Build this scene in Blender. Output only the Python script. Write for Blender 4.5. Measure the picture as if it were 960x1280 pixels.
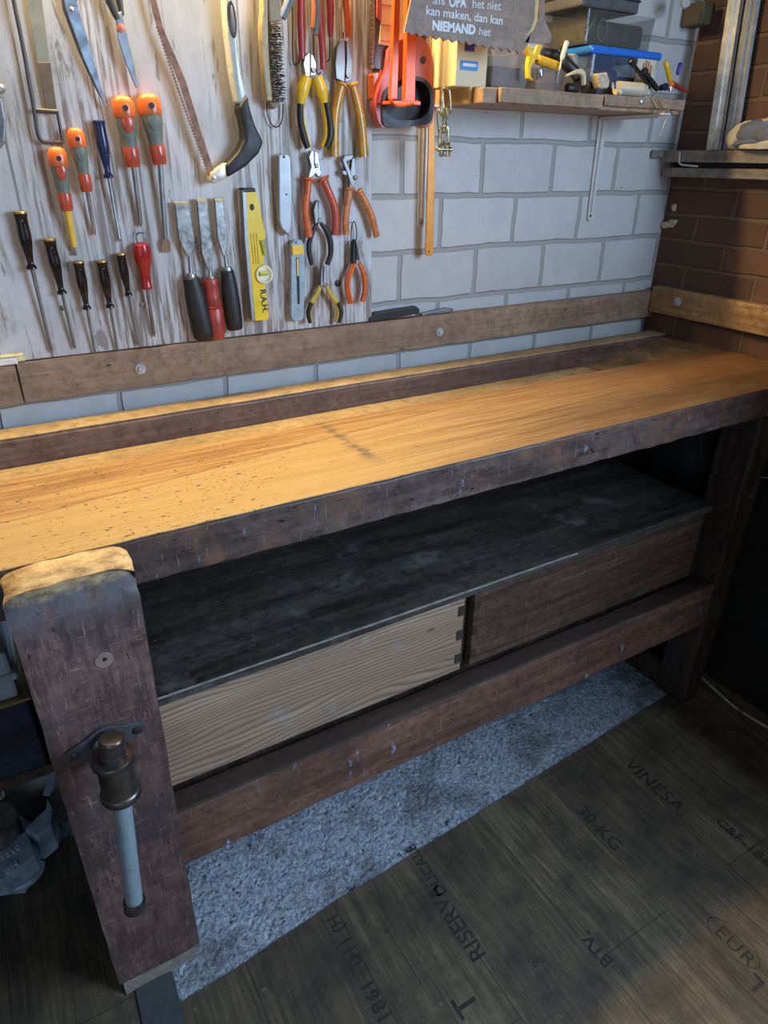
import bpy, bmesh, math, random
from mathutils import Vector, Matrix, noise
random.seed(7)
PI = math.pi
for o in list(bpy.data.objects): bpy.data.objects.remove(o)
SC = bpy.context.scene
COL = SC.collection

# ------------------------------------------------------------------ camera
FPX = 847.26                       # focal length in pixels of the 960x1280 frame
CAM = Vector((0.0, -1.3596, 1.386))
M = Matrix(((0.86136603, -0.22647755, 0.45470482),
            (-0.50786757, -0.40316795, 0.76126614),
            (0.01091272, -0.88665863, -0.46229578)))
cd = bpy.data.cameras.new('camera'); cam = bpy.data.objects.new('camera', cd); COL.objects.link(cam)
cd.sensor_fit = 'VERTICAL'; cd.sensor_height = 36.0; cd.lens = 36.0 * FPX / 1280.0
cd.clip_start = 0.02
R3 = Matrix((M.col[0], -M.col[1], -M.col[2])).transposed()
cam.matrix_world = Matrix.Translation(CAM) @ R3.to_4x4()
SC.camera = cam

# ------------------------------------------------------------------ light
SC.view_settings.view_transform = 'Standard'; SC.view_settings.look = 'None'
SC.view_settings.gamma = 1.0; SC.view_settings.use_curve_mapping = False
SC.view_settings.exposure = 0.55
w = bpy.data.worlds.new('world'); SC.world = w; w.use_nodes = True
bg = w.node_tree.nodes['Background']; bg.inputs[0].default_value = (0.62, 0.70, 0.85, 1); bg.inputs[1].default_value = 0.09

def area(name, loc, target, sx, sy, power, color, spread=PI):
    l = bpy.data.lights.new(name, 'AREA'); l.shape = 'RECTANGLE'; l.size = sx; l.size_y = sy
    l.energy = power; l.color = color; l.spread = spread
    o = bpy.data.objects.new(name, l); COL.objects.link(o); o.location = loc
    d = (Vector(target) - Vector(loc)).normalized()
    o.rotation_euler = d.to_track_quat('-Z', 'Y').to_euler()
    return o
# daylight through the window in the right wall, in front of the bench end
area('window_daylight', (1.66, -1.95, 1.62), (0.0, -0.9, 0.5), 1.0, 0.9, 46, (0.52, 0.72, 1.0))
# added weak fill light in daylight colour, behind and left of the camera
area('left_fill_light', (-1.3, -3.1, 1.3), (0.0, -0.4, 0.2), 1.6, 1.8, 8, (0.50, 0.70, 1.0))
# warm tube lamp on the back wall above the tool board
L = bpy.data.lights.new('tube_lamp', 'AREA'); L.shape = 'RECTANGLE'; L.size = 0.9; L.size_y = 0.05
L.energy = 19.5; L.color = (1.0, 0.70, 0.32)
lo = bpy.data.objects.new('tube_lamp', L); COL.objects.link(lo); lo.location = (0.36, -0.045, 1.99)
lo.rotation_euler = (math.radians(-10), 0, 0)

# ------------------------------------------------------------------ pixel -> place
def ray(u, v): return M @ Vector((u - 480.0, v - 640.0, FPX))
def W(u, v, y=-0.03):
    """point of the photograph (u, v) on the upright plane at depth y"""
    r = ray(u, v); t = (y - CAM.y) / r.y; return CAM + r * t
def WX(u, v, x):
    r = ray(u, v); t = (x - CAM.x) / r.x; return CAM + r * t
def mpp(u, v, y=-0.03):
    return abs((W(u + 1, v, y) - W(u, v, y)).x)

# ------------------------------------------------------------------ node helpers
class NT:
    def __init__(s, name):
        s.m = bpy.data.materials.new(name); s.m.use_nodes = True
        s.t = s.m.node_tree; s.b = s.t.nodes['Principled BSDF']
    def n(s, ty, **kw):
        nd = s.t.nodes.new(ty)
        for k, v in kw.items():
            if hasattr(nd, k) and not k[0].isupper(): setattr(nd, k, v)
        return nd
    def link(s, a, b): s.t.links.new(a, b)
    def setv(s, sock, v):
        if hasattr(v, 'is_output') or isinstance(v, bpy.types.NodeSocket): s.link(v, sock)
        else: sock.default_value = v
    def coord(s, scale=(1, 1, 1), rot=(0, 0, 0), loc=(0, 0, 0)):
        tc = s.n('ShaderNodeTexCoord'); mp = s.n('ShaderNodeMapping')
        s.link(tc.outputs['Object'], mp.inputs[0])
        mp.inputs['Scale'].default_value = scale; mp.inputs['Rotation'].default_value = rot; mp.inputs['Location'].default_value = loc
        return mp.outputs[0]
    def noise(s, vec, scale=5, detail=4, rough=0.55, dist=0.0, out='Fac'):
        nd = s.n('ShaderNodeTexNoise'); s.link(vec, nd.inputs['Vector'])
        nd.inputs['Scale'].default_value = scale; nd.inputs['Detail'].default_value = detail
        nd.inputs['Roughness'].default_value = rough; nd.inputs['Distortion'].default_value = dist
        return nd.outputs[out]
    def ramp(s, fac, stops, interp='LINEAR'):
        nd = s.n('ShaderNodeValToRGB'); s.setv(nd.inputs[0], fac); cr = nd.color_ramp; cr.interpolation = interp
        while len(cr.elements) < len(stops): cr.elements.new(0.5)
        for e, (p, c) in zip(cr.elements, stops):
            e.position = p; e.color = (*c, 1) if not isinstance(c, (int, float)) else (c, c, c, 1)
        return nd.outputs[0]
    def mix(s, fac, a, b, mode='MIX'):
        nd = s.n('ShaderNodeMix', data_type='RGBA', blend_type=mode)
        s.setv(nd.inputs[0], fac)
        for i, v in ((6, a), (7, b)):
            if isinstance(v, tuple): nd.inputs[i].default_value = (*v[:3], 1)
            else: s.link(v, nd.inputs[i])
        return nd.outputs[2]
    def math(s, op, a, b=0.0):
        nd = s.n('ShaderNodeMath', operation=op); s.setv(nd.inputs[0], a); s.setv(nd.inputs[1], b); return nd.outputs[0]
    def sep(s, vec):
        nd = s.n('ShaderNodeSeparateXYZ'); s.link(vec, nd.inputs[0]); return nd.outputs
    def comb(s, x, y, z):
        nd = s.n('ShaderNodeCombineXYZ')
        for i, v in enumerate((x, y, z)): s.setv(nd.inputs[i], v)
        return nd.outputs[0]
    def bump(s, h, strength=0.3, dist=0.002, prev=None):
        nd = s.n('ShaderNodeBump'); s.link(h, nd.inputs['Height']); nd.inputs['Strength'].default_value = strength
        nd.inputs['Distance'].default_value = dist
        if prev is not None: s.link(prev, nd.inputs['Normal'])
        return nd.outputs[0]
    def out(s, color=None, rough=0.6, metal=0.0, normal=None, spec=None):
        if color is not None:
            if isinstance(color, tuple): s.b.inputs['Base Color'].default_value = (*color[:3], 1)
            else: s.link(color, s.b.inputs['Base Color'])
        s.setv(s.b.inputs['Roughness'], rough); s.setv(s.b.inputs['Metallic'], metal)
        if normal is not None: s.link(normal, s.b.inputs['Normal'])
        if spec is not None: s.b.inputs['Specular IOR Level'].default_value = spec
        return s.m

MAT = {}
def plain(name, c, rough=0.5, metal=0.0, var=0.18, scale=60, bump=0.0):
    """painted / plastic / metal with slight wear"""
    if name in MAT: return MAT[name]
    t = NT(name); v = t.coord()
    n = t.noise(v, scale, 5, 0.6)
    lo = tuple(x * (1 - var) for x in c); hi = tuple(min(1, x * (1 + var)) for x in c)
    col = t.ramp(n, [(0.3, lo), (0.7, hi)])
    r = t.ramp(n, [(0.3, max(0, rough - 0.08)), (0.7, min(1, rough + 0.1))])
    nb = t.bump(t.noise(v, scale * 4, 3), bump, 0.001) if bump else None
    MAT[name] = t.out(col, r, metal, nb); return MAT[name]

def axis_scale(axis, along, across):
    return tuple(along if i == axis else across for i in range(3))
def wood(name, dark, light, axis=0, along=1.5, across=28, rough=0.6, grain=0.35, specks=0.0, speck_c=(0.02, 0.012, 0.008),
         paint=None, paint_amt=0.0, stain=None, stain_amt=0.0, scratches=0.0, scratch_c=(0.45, 0.4, 0.36), bump=0.35, loc=(0, 0, 0), dist=0.6):
    t = NT(name); sc = axis_scale(axis, along, across)
    v = t.coord(sc, loc=loc); g = t.noise(v, 1.0, 8, 0.62, dist)
    v2 = t.coord(axis_scale(axis, along * 1.5, across * 5), loc=loc); g2 = t.noise(v2, 1.0, 4, 0.6)
    base = t.coord(); big = t.noise(base, 5, 5, 0.6)
    fac = t.math('ADD', t.math('MULTIPLY', g, 0.65), t.math('MULTIPLY', g2, 0.35))
    col = t.ramp(fac, [(0.5 - 0.20 * grain ** 0.3 * 0.75, dark), (0.5 + 0.12 * grain ** 0.3, light)])
    mot = t.noise(base, 48, 7, 0.72); col = t.mix(t.ramp(mot, [(0.36, 0.6), (0.52, 0.0)]), col, tuple(x * 0.45 for x in dark))
    col = t.mix(t.ramp(mot, [(0.56, 0.0), (0.72, 0.45)]), col, tuple(min(1, x * 1.5) for x in light))
    col = t.mix(t.ramp(big, [(0.35, 0.55), (0.7, 0.0)]), col, tuple(x * 0.6 for x in dark))
    h = fac
    if stain:
        sn = t.noise(base, 9, 6, 0.65)
        col = t.mix(t.ramp(sn, [(0.62 - stain_amt * 0.3, 0.0), (0.72 - stain_amt * 0.2, 0.85)]), col, stain)
    if paint:
        pn = t.noise(t.coord(axis_scale(2, 8, 26)), 1.6, 6, 0.7)
        col = t.mix(t.ramp(pn, [(0.70 - paint_amt, 0.0), (0.76 - paint_amt, 0.8)]), col, paint)
    if scratches:
        sv = t.coord((45, 45, 420), rot=(0.5, 0.7, 0.3)); pt = t.ramp(t.noise(base, 13, 4, 0.6), [(0.42, 0.0), (0.58, 1.0)]); sn = t.noise(sv, 1.0, 3, 0.5, 0.8)
        col = t.mix(t.math('MULTIPLY', pt, t.ramp(sn, [(0.70 - scratches * 0.06, 0.0), (0.78 - scratches * 0.06, 0.5)])), col, scratch_c)
        sv = t.coord((330, 330, 22), rot=(0.3, -0.2, 0.4), loc=(3, 1, 2)); sn = t.noise(sv, 1.0, 3, 0.5, 1.2)
        col = t.mix(t.ramp(sn, [(0.71 - scratches * 0.06, 0.0), (0.79 - scratches * 0.06, 0.5)]), col, scratch_c)
    if specks:
        sv = t.coord(axis_scale(axis, 45, 130)); sn = t.noise(sv, 1.0, 2, 0.5)
        reg = t.noise(base, 3.5, 3, 0.5)
        m1 = t.ramp(sn, [(0.735 - specks * 0.08, 0.0), (0.755 - specks * 0.08, 1.0)])
        m2 = t.ramp(reg, [(0.40, 0.0), (0.5, 1.0)])
        k = t.math('MULTIPLY', m1, m2)
        col = t.mix(k, col, speck_c); h = t.math('SUBTRACT', h, k)
    return t.out(col, t.ramp(g, [(0.3, rough - 0.1), (0.7, rough + 0.1)]), 0, t.bump(h, bump, 0.002))

# ------------------------------------------------------------------ mesh helpers
ORG = Vector((0, 0, 0))             # base point of the thing being built
def link(name, bm, mat, parent=None, smooth=False):
    me = bpy.data.meshes.new(name)
    bmesh.ops.recalc_face_normals(bm, faces=bm.faces)
    org = ORG if parent is not None else None
    o = bpy.data.objects.new(name, me); COL.objects.link(o)
    if parent is not None:
        o.parent = parent; off = Vector(root_of(parent).get('_o', (0, 0, 0)))
        bmesh.ops.translate(bm, verts=bm.verts, vec=-off)
    bm.to_mesh(me); bm.free()
    if mat: 
        for mm in (mat if isinstance(mat, (list, tuple)) else [mat]): me.materials.append(mm)
    if smooth:
        for p in me.polygons: p.use_smooth = True
        try: me.set_sharp_from_angle(angle=math.radians(42))
        except Exception: pass
    return o
def root_of(o):
    while o.parent is not None: o = o.parent
    return o
def thing(name, label, cat, loc, group=None):
    o = bpy.data.objects.new(name, None); COL.objects.link(o); o.location = loc; o['_o'] = tuple(loc)
    o.empty_display_size = 0.02
    o['label'] = label; o['category'] = cat
    if group: o['group'] = group
    return o
def single(name, bm, mat, label, cat, group=None, smooth=False):
    zs = [v.co for v in bm.verts]
    lo = Vector((min(c.x for c in zs), min(c.y for c in zs), min(c.z for c in zs)))
    hi = Vector((max(c.x for c in zs), max(c.y for c in zs), max(c.z for c in zs)))
    off = Vector(((lo.x + hi.x) / 2, (lo.y + hi.y) / 2, lo.z))
    bmesh.ops.translate(bm, verts=bm.verts, vec=-off)
    o = link(name, bm, mat, None, smooth); o.location = off; o['label'] = label; o['category'] = cat
    if group: o['group'] = group
    return o
def struct(name, bm, mat):
    o = link(name, bm, mat); o['kind'] = 'structure'; return o

def BM(): return bmesh.new()
def bevel(bm, w, seg=1, geom=None):
    if w > 0: bmesh.ops.bevel(bm, geom=(geom or list(bm.edges)), offset=w, segments=seg, affect='EDGES', profile=0.5, clamp_overlap=True)
def box(bm, x0, x1, y0, y1, z0, z1, bev=0.0, seg=1, rot=None, piv=None):
    b = BM(); bmesh.ops.create_cube(b, size=1.0)
    for v in b.verts: v.co = Vector(((x0 + x1) / 2 + v.co.x * (x1 - x0), (y0 + y1) / 2 + v.co.y * (y1 - y0), (z0 + z1) / 2 + v.co.z * (z1 - z0)))
    if bev: bevel(b, bev, seg)
    if rot: 
        p = Vector(piv) if piv else Vector(((x0 + x1) / 2, (y0 + y1) / 2, (z0 + z1) / 2))
        bmesh.ops.rotate(b, verts=b.verts, cent=p, matrix=rot)
    merge(bm, b); return bm
def merge(bm, b):
    me = bpy.data.meshes.new('t'); b.to_mesh(me); b.free(); bm.from_mesh(me); bpy.data.meshes.remove(me)
def catmull(pts, n=6):
    if len(pts) < 3: return [(p, i, 0.0) for i, p in enumerate(pts)]
    out = []
    P = [pts[0]] + list(pts) + [pts[-1]]
    for i in range(1, len(P) - 2):
        for k in range(n):
            t = k / n; a, b, c, d = P[i - 1], P[i], P[i + 1], P[i + 2]
            out.append((0.5 * ((2 * b) + (c - a) * t + (2 * a - 5 * b + 4 * c - d) * t * t + (3 * b - a - 3 * c + d) * t ** 3), i - 1, t))
    out.append((pts[-1], len(pts) - 1, 0.0)); return out
def tube(bm, pts, rad, seg=12, flat=1.0, n=6, smooth=True, flat_dir=Vector((0, 1, 0)), caps=True):
    """swept round body; flat scales its depth along flat_dir"""
    pts = [Vector(p) for p in pts]
    if not isinstance(rad, (list, tuple)): rad = [rad] * len(pts)
    sm = catmull(pts, n) if smooth else [(p, i, 0.0) for i, p in enumerate(pts)]
    rings = []
    for k, (p, i, t) in enumerate(sm):
        r = rad[i] if i >= len(rad) - 1 else rad[i] * (1 - t) + rad[i + 1] * t
        a = sm[max(0, k - 1)][0]; b = sm[min(len(sm) - 1, k + 1)][0]
        T = (b - a).normalized() if (b - a).length > 1e-9 else Vector((0, 0, 1))
        D = flat_dir - T * flat_dir.dot(T)
        if D.length < 1e-4: D = Vector((1, 0, 0)) - T * T.x
        D.normalize(); S = T.cross(D)
        rings.append([bm.verts.new(p + S * (math.cos(2 * PI * j / seg) * r) + D * (math.sin(2 * PI * j / seg) * r * flat)) for j in range(seg)])
    for a, b in zip(rings, rings[1:]):
        for j in range(seg): bm.faces.new((a[j], a[(j + 1) % seg], b[(j + 1) % seg], b[j]))
    if caps: bm.faces.new(rings[0][::-1]); bm.faces.new(rings[-1])
    return bm
def lathe(bm, p0, p1, prof, seg=16, flat=1.0, fd=Vector((0, 1, 0))):
    """prof: list of (fraction along p0-p1, radius)"""
    p0, p1 = Vector(p0), Vector(p1)
    T = (p1 - p0).normalized(); D = fd - T * fd.dot(T)
    if D.length < 1e-3: D = Vector((1, 0, 0)) - T * T.x
    D.normalize(); S = T.cross(D); rings = []
    for f, r in prof:
        c = p0.lerp(p1, f) if 0 <= f <= 1 else p0 + (p1 - p0) * f
        rings.append([bm.verts.new(c + S * (math.cos(2 * PI * j / seg) * r) + D * (math.sin(2 * PI * j / seg) * r * flat)) for j in range(seg)])
    for a, b in zip(rings, rings[1:]):
        for j in range(seg): bm.faces.new((a[j], a[(j + 1) % seg], b[(j + 1) % seg], b[j]))
    bm.faces.new(rings[0][::-1]); bm.faces.new(rings[-1]); return bm
def prism(bm, pts, y0, y1, bev=0.0, seg=1):
    """outline pts (world x,z) extruded from y0 to y1"""
    b = BM(); f = b.faces.new([b.verts.new((p[0], y0, p[1])) for p in pts])
    r = bmesh.ops.extrude_face_region(b, geom=[f]); vs = [g for g in r['geom'] if isinstance(g, bmesh.types.BMVert)]
    for v in vs: v.co.y = y1
    bmesh.ops.recalc_face_normals(b, faces=b.faces)
    if bev: bevel(b, bev, seg)
    merge(bm, b); return bm
def pprism(bm, px, y0, y1, bev=0.0, seg=1, smooth=False):
    """outline in photograph pixels, on the upright plane at its front face y0"""
    P = [W(u, v, y0) for u, v in px]
    if smooth:
        Q = P + [P[0]]; P2 = [P[-1]] + P + [P[0], P[1]]; out = []
        for i in range(1, len(P2) - 2):
            for k in range(4):
                t = k / 4; a, b_, c, d = P2[i - 1], P2[i], P2[i + 1], P2[i + 2]
                out.append(0.5 * ((2 * b_) + (c - a) * t + (2 * a - 5 * b_ + 4 * c - d) * t * t + (3 * b_ - a - 3 * c + d) * t ** 3))
        P = out
    return prism(bm, [(p.x, p.z) for p in P], y0, y1, bev, seg)
def text_bm(s, size, mat4, depth=0.0006, spacing=1.0, offset=0.0):
    c = bpy.data.curves.new('t', 'FONT'); c.body = s; c.size = size; c.extrude = depth; c.offset = offset
    c.align_x = 'LEFT'; c.space_character = spacing; c.resolution_u = 3
    o = bpy.data.objects.new('t', c); COL.objects.link(o)
    bpy.context.view_layer.update()
    me = bpy.data.meshes.new_from_object(o.evaluated_get(bpy.context.evaluated_depsgraph_get()))
    bpy.data.objects.remove(o); bpy.data.curves.remove(c)
    me.transform(mat4); b = BM(); b.from_mesh(me); bpy.data.meshes.remove(me); return b
def frame(o, x, y):
    """matrix whose text direction is x, letter-up y, at o"""
    x = Vector(x).normalized(); y = Vector(y); y = (y - x * y.dot(x)).normalized(); z = x.cross(y)
    m = Matrix((x, y, z)).transposed().to_4x4(); return Matrix.Translation(Vector(o)) @ m
def rough(bm, amp, freq=12, seed=0.0, axes=(1, 1, 1), cond=None):
    for v in bm.verts:
        if cond and not cond(v.co): continue
        d = noise.noise_vector(v.co * freq + Vector((seed, seed * 2, 0))) * amp
        v.co += Vector((d.x * axes[0], d.y * axes[1], d.z * axes[2]))
def slab(bm, x0, x1, y0, y1, z0, z1, nx=30, ny=4, nz=3, bev=0.004, amp=0.0, freq=12, seed=0.0, axes=(1, 1, 1), bseg=2):
    """box cut into a grid, edges rounded, slightly worn"""
    b = BM(); bmesh.ops.create_cube(b, size=1.0)
    for v in b.verts: v.co = Vector(((x0 + x1) / 2 + v.co.x * (x1 - x0), (y0 + y1) / 2 + v.co.y * (y1 - y0), (z0 + z1) / 2 + v.co.z * (z1 - z0)))
    if bev: bevel(b, bev, bseg)
    for ax, lo, hi, n in ((0, x0, x1, nx), (1, y0, y1, ny), (2, z0, z1, nz)):
        for k in range(1, n):
            co = [0, 0, 0]; co[ax] = lo + (hi - lo) * k / n; no = [0, 0, 0]; no[ax] = 1
            bmesh.ops.bisect_plane(b, geom=list(b.verts) + list(b.edges) + list(b.faces), plane_co=co, plane_no=no)
    if amp: rough(b, amp, freq, seed, axes)
    merge(bm, b); return bm

# ================================================================== materials of the place
ZB, YF = 0.946, -0.541              # bench top height, front face
def m_blocks():
    t = NT('white_lime_block'); c = t.coord()
    x, y, z = t.sep(c)
    wob = t.noise(c, 9, 3, 0.5); wob2 = t.noise(c, 7, 3, 0.5)
    xx = t.math('ADD', x, t.math('MULTIPLY', t.math('SUBTRACT', wob, 0.5), 0.016))
    zz = t.math('ADD', z, t.math('MULTIPLY', t.math('SUBTRACT', wob2, 0.5), 0.017))
    v = t.comb(t.math('ADD', xx, 5 * 0.2125 - 0.845 + 0.2125 * 4 - 0.0), t.math('SUBTRACT', zz, 1.203 - 0.1105 * 10), 0.0)
    b = t.n('ShaderNodeTexBrick', offset=0.5, offset_frequency=2); t.link(v, b.inputs['Vector'])
    b.inputs['Scale'].default_value = 1.0; b.inputs['Brick Width'].default_value = 0.2125; b.inputs['Row Height'].default_value = 0.1105
    b.inputs['Mortar Size'].default_value = 0.0068; b.inputs['Mortar Smooth'].default_value = 0.5; b.inputs['Bias'].default_value = 0
    b.inputs['Color1'].default_value = (0.60, 0.59, 0.57, 1); b.inputs['Color2'].default_value = (0.53, 0.525, 0.51, 1)
    b.inputs['Mortar'].default_value = (0.36, 0.35, 0.33, 1)
    n = t.noise(c, 14, 7, 0.7)
    col = t.mix(t.ramp(n, [(0.35, 0.35), (0.65, 0.0)]), b.outputs['Color'], (0.34, 0.33, 0.31))
    pits = t.noise(c, 75, 2, 0.5); pm = t.ramp(pits, [(0.74, 0.0), (0.77, 0.9)])
    col = t.mix(pm, col, (0.05, 0.05, 0.05))
    h = t.math('SUBTRACT', t.math('MULTIPLY', b.outputs['Fac'], -1.0), pm)
    nb = t.bump(h, 0.9, 0.004); nb = t.bump(t.noise(c, 160, 4, 0.6), 0.12, 0.002, nb)
    return t.out(col, 0.85, 0, nb)
def m_brick():
    t = NT('brown_brick'); c = t.coord(); x, y, z = t.sep(c)
    wob = t.noise(c, 11, 3, 0.5)
    zz = t.math('ADD', z, t.math('MULTIPLY', t.math('SUBTRACT', wob, 0.5), 0.012))
    yy = t.math('ADD', y, t.math('MULTIPLY', t.math('SUBTRACT', t.noise(c, 8, 2), 0.5), 0.014))
    v = t.comb(t.math('ADD', yy, 6.05), t.math('ADD', zz, 3 - 0.004), 0.0)
    b = t.n('ShaderNodeTexBrick', offset=0.5, offset_frequency=2); t.link(v, b.inputs['Vector'])
    b.inputs['Scale'].default_value = 1.0; b.inputs['Brick Width'].default_value = 0.205; b.inputs['Row Height'].default_value = 0.0645
    b.inputs['Mortar Size'].default_value = 0.0065; b.inputs['Mortar Smooth'].default_value = 0.4; b.inputs['Bias'].default_value = 0
    b.inputs['Color1'].default_value = (0.17, 0.085, 0.05, 1); b.inputs['Color2'].default_value = (0.095, 0.052, 0.036, 1)
    b.inputs['Mortar'].default_value = (0.17, 0.112, 0.078, 1)
    n = t.noise(c, 22, 6, 0.7)
    col = t.mix(t.ramp(n, [(0.35, 0.5), (0.65, 0.0)]), b.outputs['Color'], (0.07, 0.045, 0.035))
    nb = t.bump(t.math('MULTIPLY', b.outputs['Fac'], -1.0), 0.9, 0.006); nb = t.bump(n, 0.4, 0.004, nb)
    return t.out(col, 0.85, 0, nb)
def m_board():
    """whitewashed boards print: pale grey with brown grain coming through"""
    t = NT('whitewashed_wood_board'); c = t.coord()
    reg = t.noise(t.coord((6, 6, 2.0)), 1.0, 5, 0.65, 0.9); reg2 = t.noise(t.coord((11, 11, 3.5), loc=(3, 1, 8)), 1.0, 5, 0.65, 0.6)
    f = t.noise(t.coord((120, 120, 5)), 1.0, 6, 0.62, 0.7)
    base = t.mix(t.ramp(reg2, [(0.35, 0.0), (0.65, 1.0)]), (0.60, 0.60, 0.60), (0.43, 0.42, 0.40))
    col = t.mix(t.math('MULTIPLY', t.ramp(f, [(0.47, 0.0), (0.55, 0.9)]), t.ramp(reg, [(0.47, 0.0), (0.57, 1.0)])), base, (0.20, 0.155, 0.125))
    col = t.mix(t.ramp(f, [(0.60, 0.0), (0.66, 0.8)]), col, (0.21, 0.17, 0.14))
    cr = t.noise(t.coord((260, 260, 4), loc=(1, 2, 3)), 1.0, 3, 0.5, 0.4); col = t.mix(t.ramp(cr, [(0.66, 0.0), (0.69, 0.8)]), col, (0.13, 0.11, 0.10))
    spot = t.noise(t.coord((42, 42, 9), loc=(4, 2, 1)), 1.0, 6, 0.68, 0.7)
    col = t.mix(t.ramp(spot, [(0.585, 0.0), (0.625, 0.8)]), col, (0.22, 0.175, 0.145))
    x, y, z = t.sep(c)
    fr = t.math('FRACT', t.math('DIVIDE', t.math('ADD', x, 1.876), 0.198))
    seam = t.ramp(t.math('ABSOLUTE', t.math('SUBTRACT', fr, 0.5)), [(0.487, 0.0), (0.494, 0.75)])
    col = t.mix(seam, col, (0.14, 0.12, 0.10))
    return t.out(col, 0.5, 0, t.bump(f, 0.12, 0.001))
def m_floor():
    t = NT('dark_vinyl_planks'); c = t.coord(); x, y, z = t.sep(c)
    b = t.n('ShaderNodeTexBrick', offset=0.37, offset_frequency=2)
    t.link(t.comb(t.math('SUBTRACT', y, 0.943 - 6 * 0.62 - 1.886 + 1.886), t.math('SUBTRACT', x, 0.1690 - 12 * 0.1995), 0.0), b.inputs['Vector'])
    b.inputs['Scale'].default_value = 1.0; b.inputs['Brick Width'].default_value = 0.62; b.inputs['Row Height'].default_value = 0.1995
    b.inputs['Mortar Size'].default_value = 0.0011; b.inputs['Mortar Smooth'].default_value = 0.2; b.inputs['Bias'].default_value = 0
    b.inputs['Color1'].default_value = (0.27, 0.213, 0.132, 1); b.inputs['Color2'].default_value = (0.185, 0.144, 0.092, 1); b.inputs['Mortar'].default_value = (0.05, 0.04, 0.03, 1)
    g = t.noise(t.coord((55, 3.2, 55)), 1.0, 8, 0.65, 0.9); g2 = t.noise(t.coord((210, 9, 210)), 1.0, 3, 0.6)
    f = t.math('ADD', t.math('MULTIPLY', g, 0.6), t.math('MULTIPLY', g2, 0.4))
    col = t.mix(t.ramp(f, [(0.40, 0.75), (0.62, 0.0)]), b.outputs['Color'], (0.045, 0.037, 0.030))
    dirt = t.noise(c, 7, 7, 0.68); col = t.mix(t.ramp(dirt, [(0.36, 0.75), (0.62, 0.0)]), col, (0.040, 0.032, 0.026))
    d2 = t.noise(t.coord(loc=(5, 3, 0)), 26, 5, 0.7); col = t.mix(t.ramp(d2, [(0.64, 0.0), (0.72, 0.55)]), col, (0.30, 0.26, 0.21))
    return t.out(col, t.ramp(dirt, [(0.3, 0.7), (0.7, 0.45)]), 0, t.bump(f, 0.25, 0.001), spec=0.35)
def m_concrete():
    t = NT('rough_grey_concrete'); c = t.coord()
    n = t.noise(c, 6, 7, 0.65); fine = t.noise(c, 120, 5, 0.7); vo = t.n('ShaderNodeTexVoronoi'); t.link(c, vo.inputs[0]); vo.inputs['Scale'].default_value = 85
    col = t.ramp(fine, [(0.34, (0.22, 0.26, 0.31)), (0.60, (0.80, 0.88, 0.98))])
    col = t.mix(t.ramp(n, [(0.32, 0.85), (0.52, 0.0)]), col, (0.15, 0.15, 0.15))
    pit = t.ramp(t.noise(t.coord(loc=(2, 2, 0)), 62, 3, 0.6), [(0.64, 0.0), (0.70, 0.85)])
    col = t.mix(pit, col, (0.06, 0.06, 0.065))
    nb = t.bump(vo.outputs['Distance'], 0.6, 0.006); nb = t.bump(fine, 1.0, 0.010, nb); nb = t.bump(pit, 0.8, -0.006, nb)
    return t.out(col, 0.95, 0, nb, spec=0.2)
MB, MK, MP, MF, MC = m_blocks(), m_brick(), m_board(), m_floor(), m_concrete()

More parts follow.
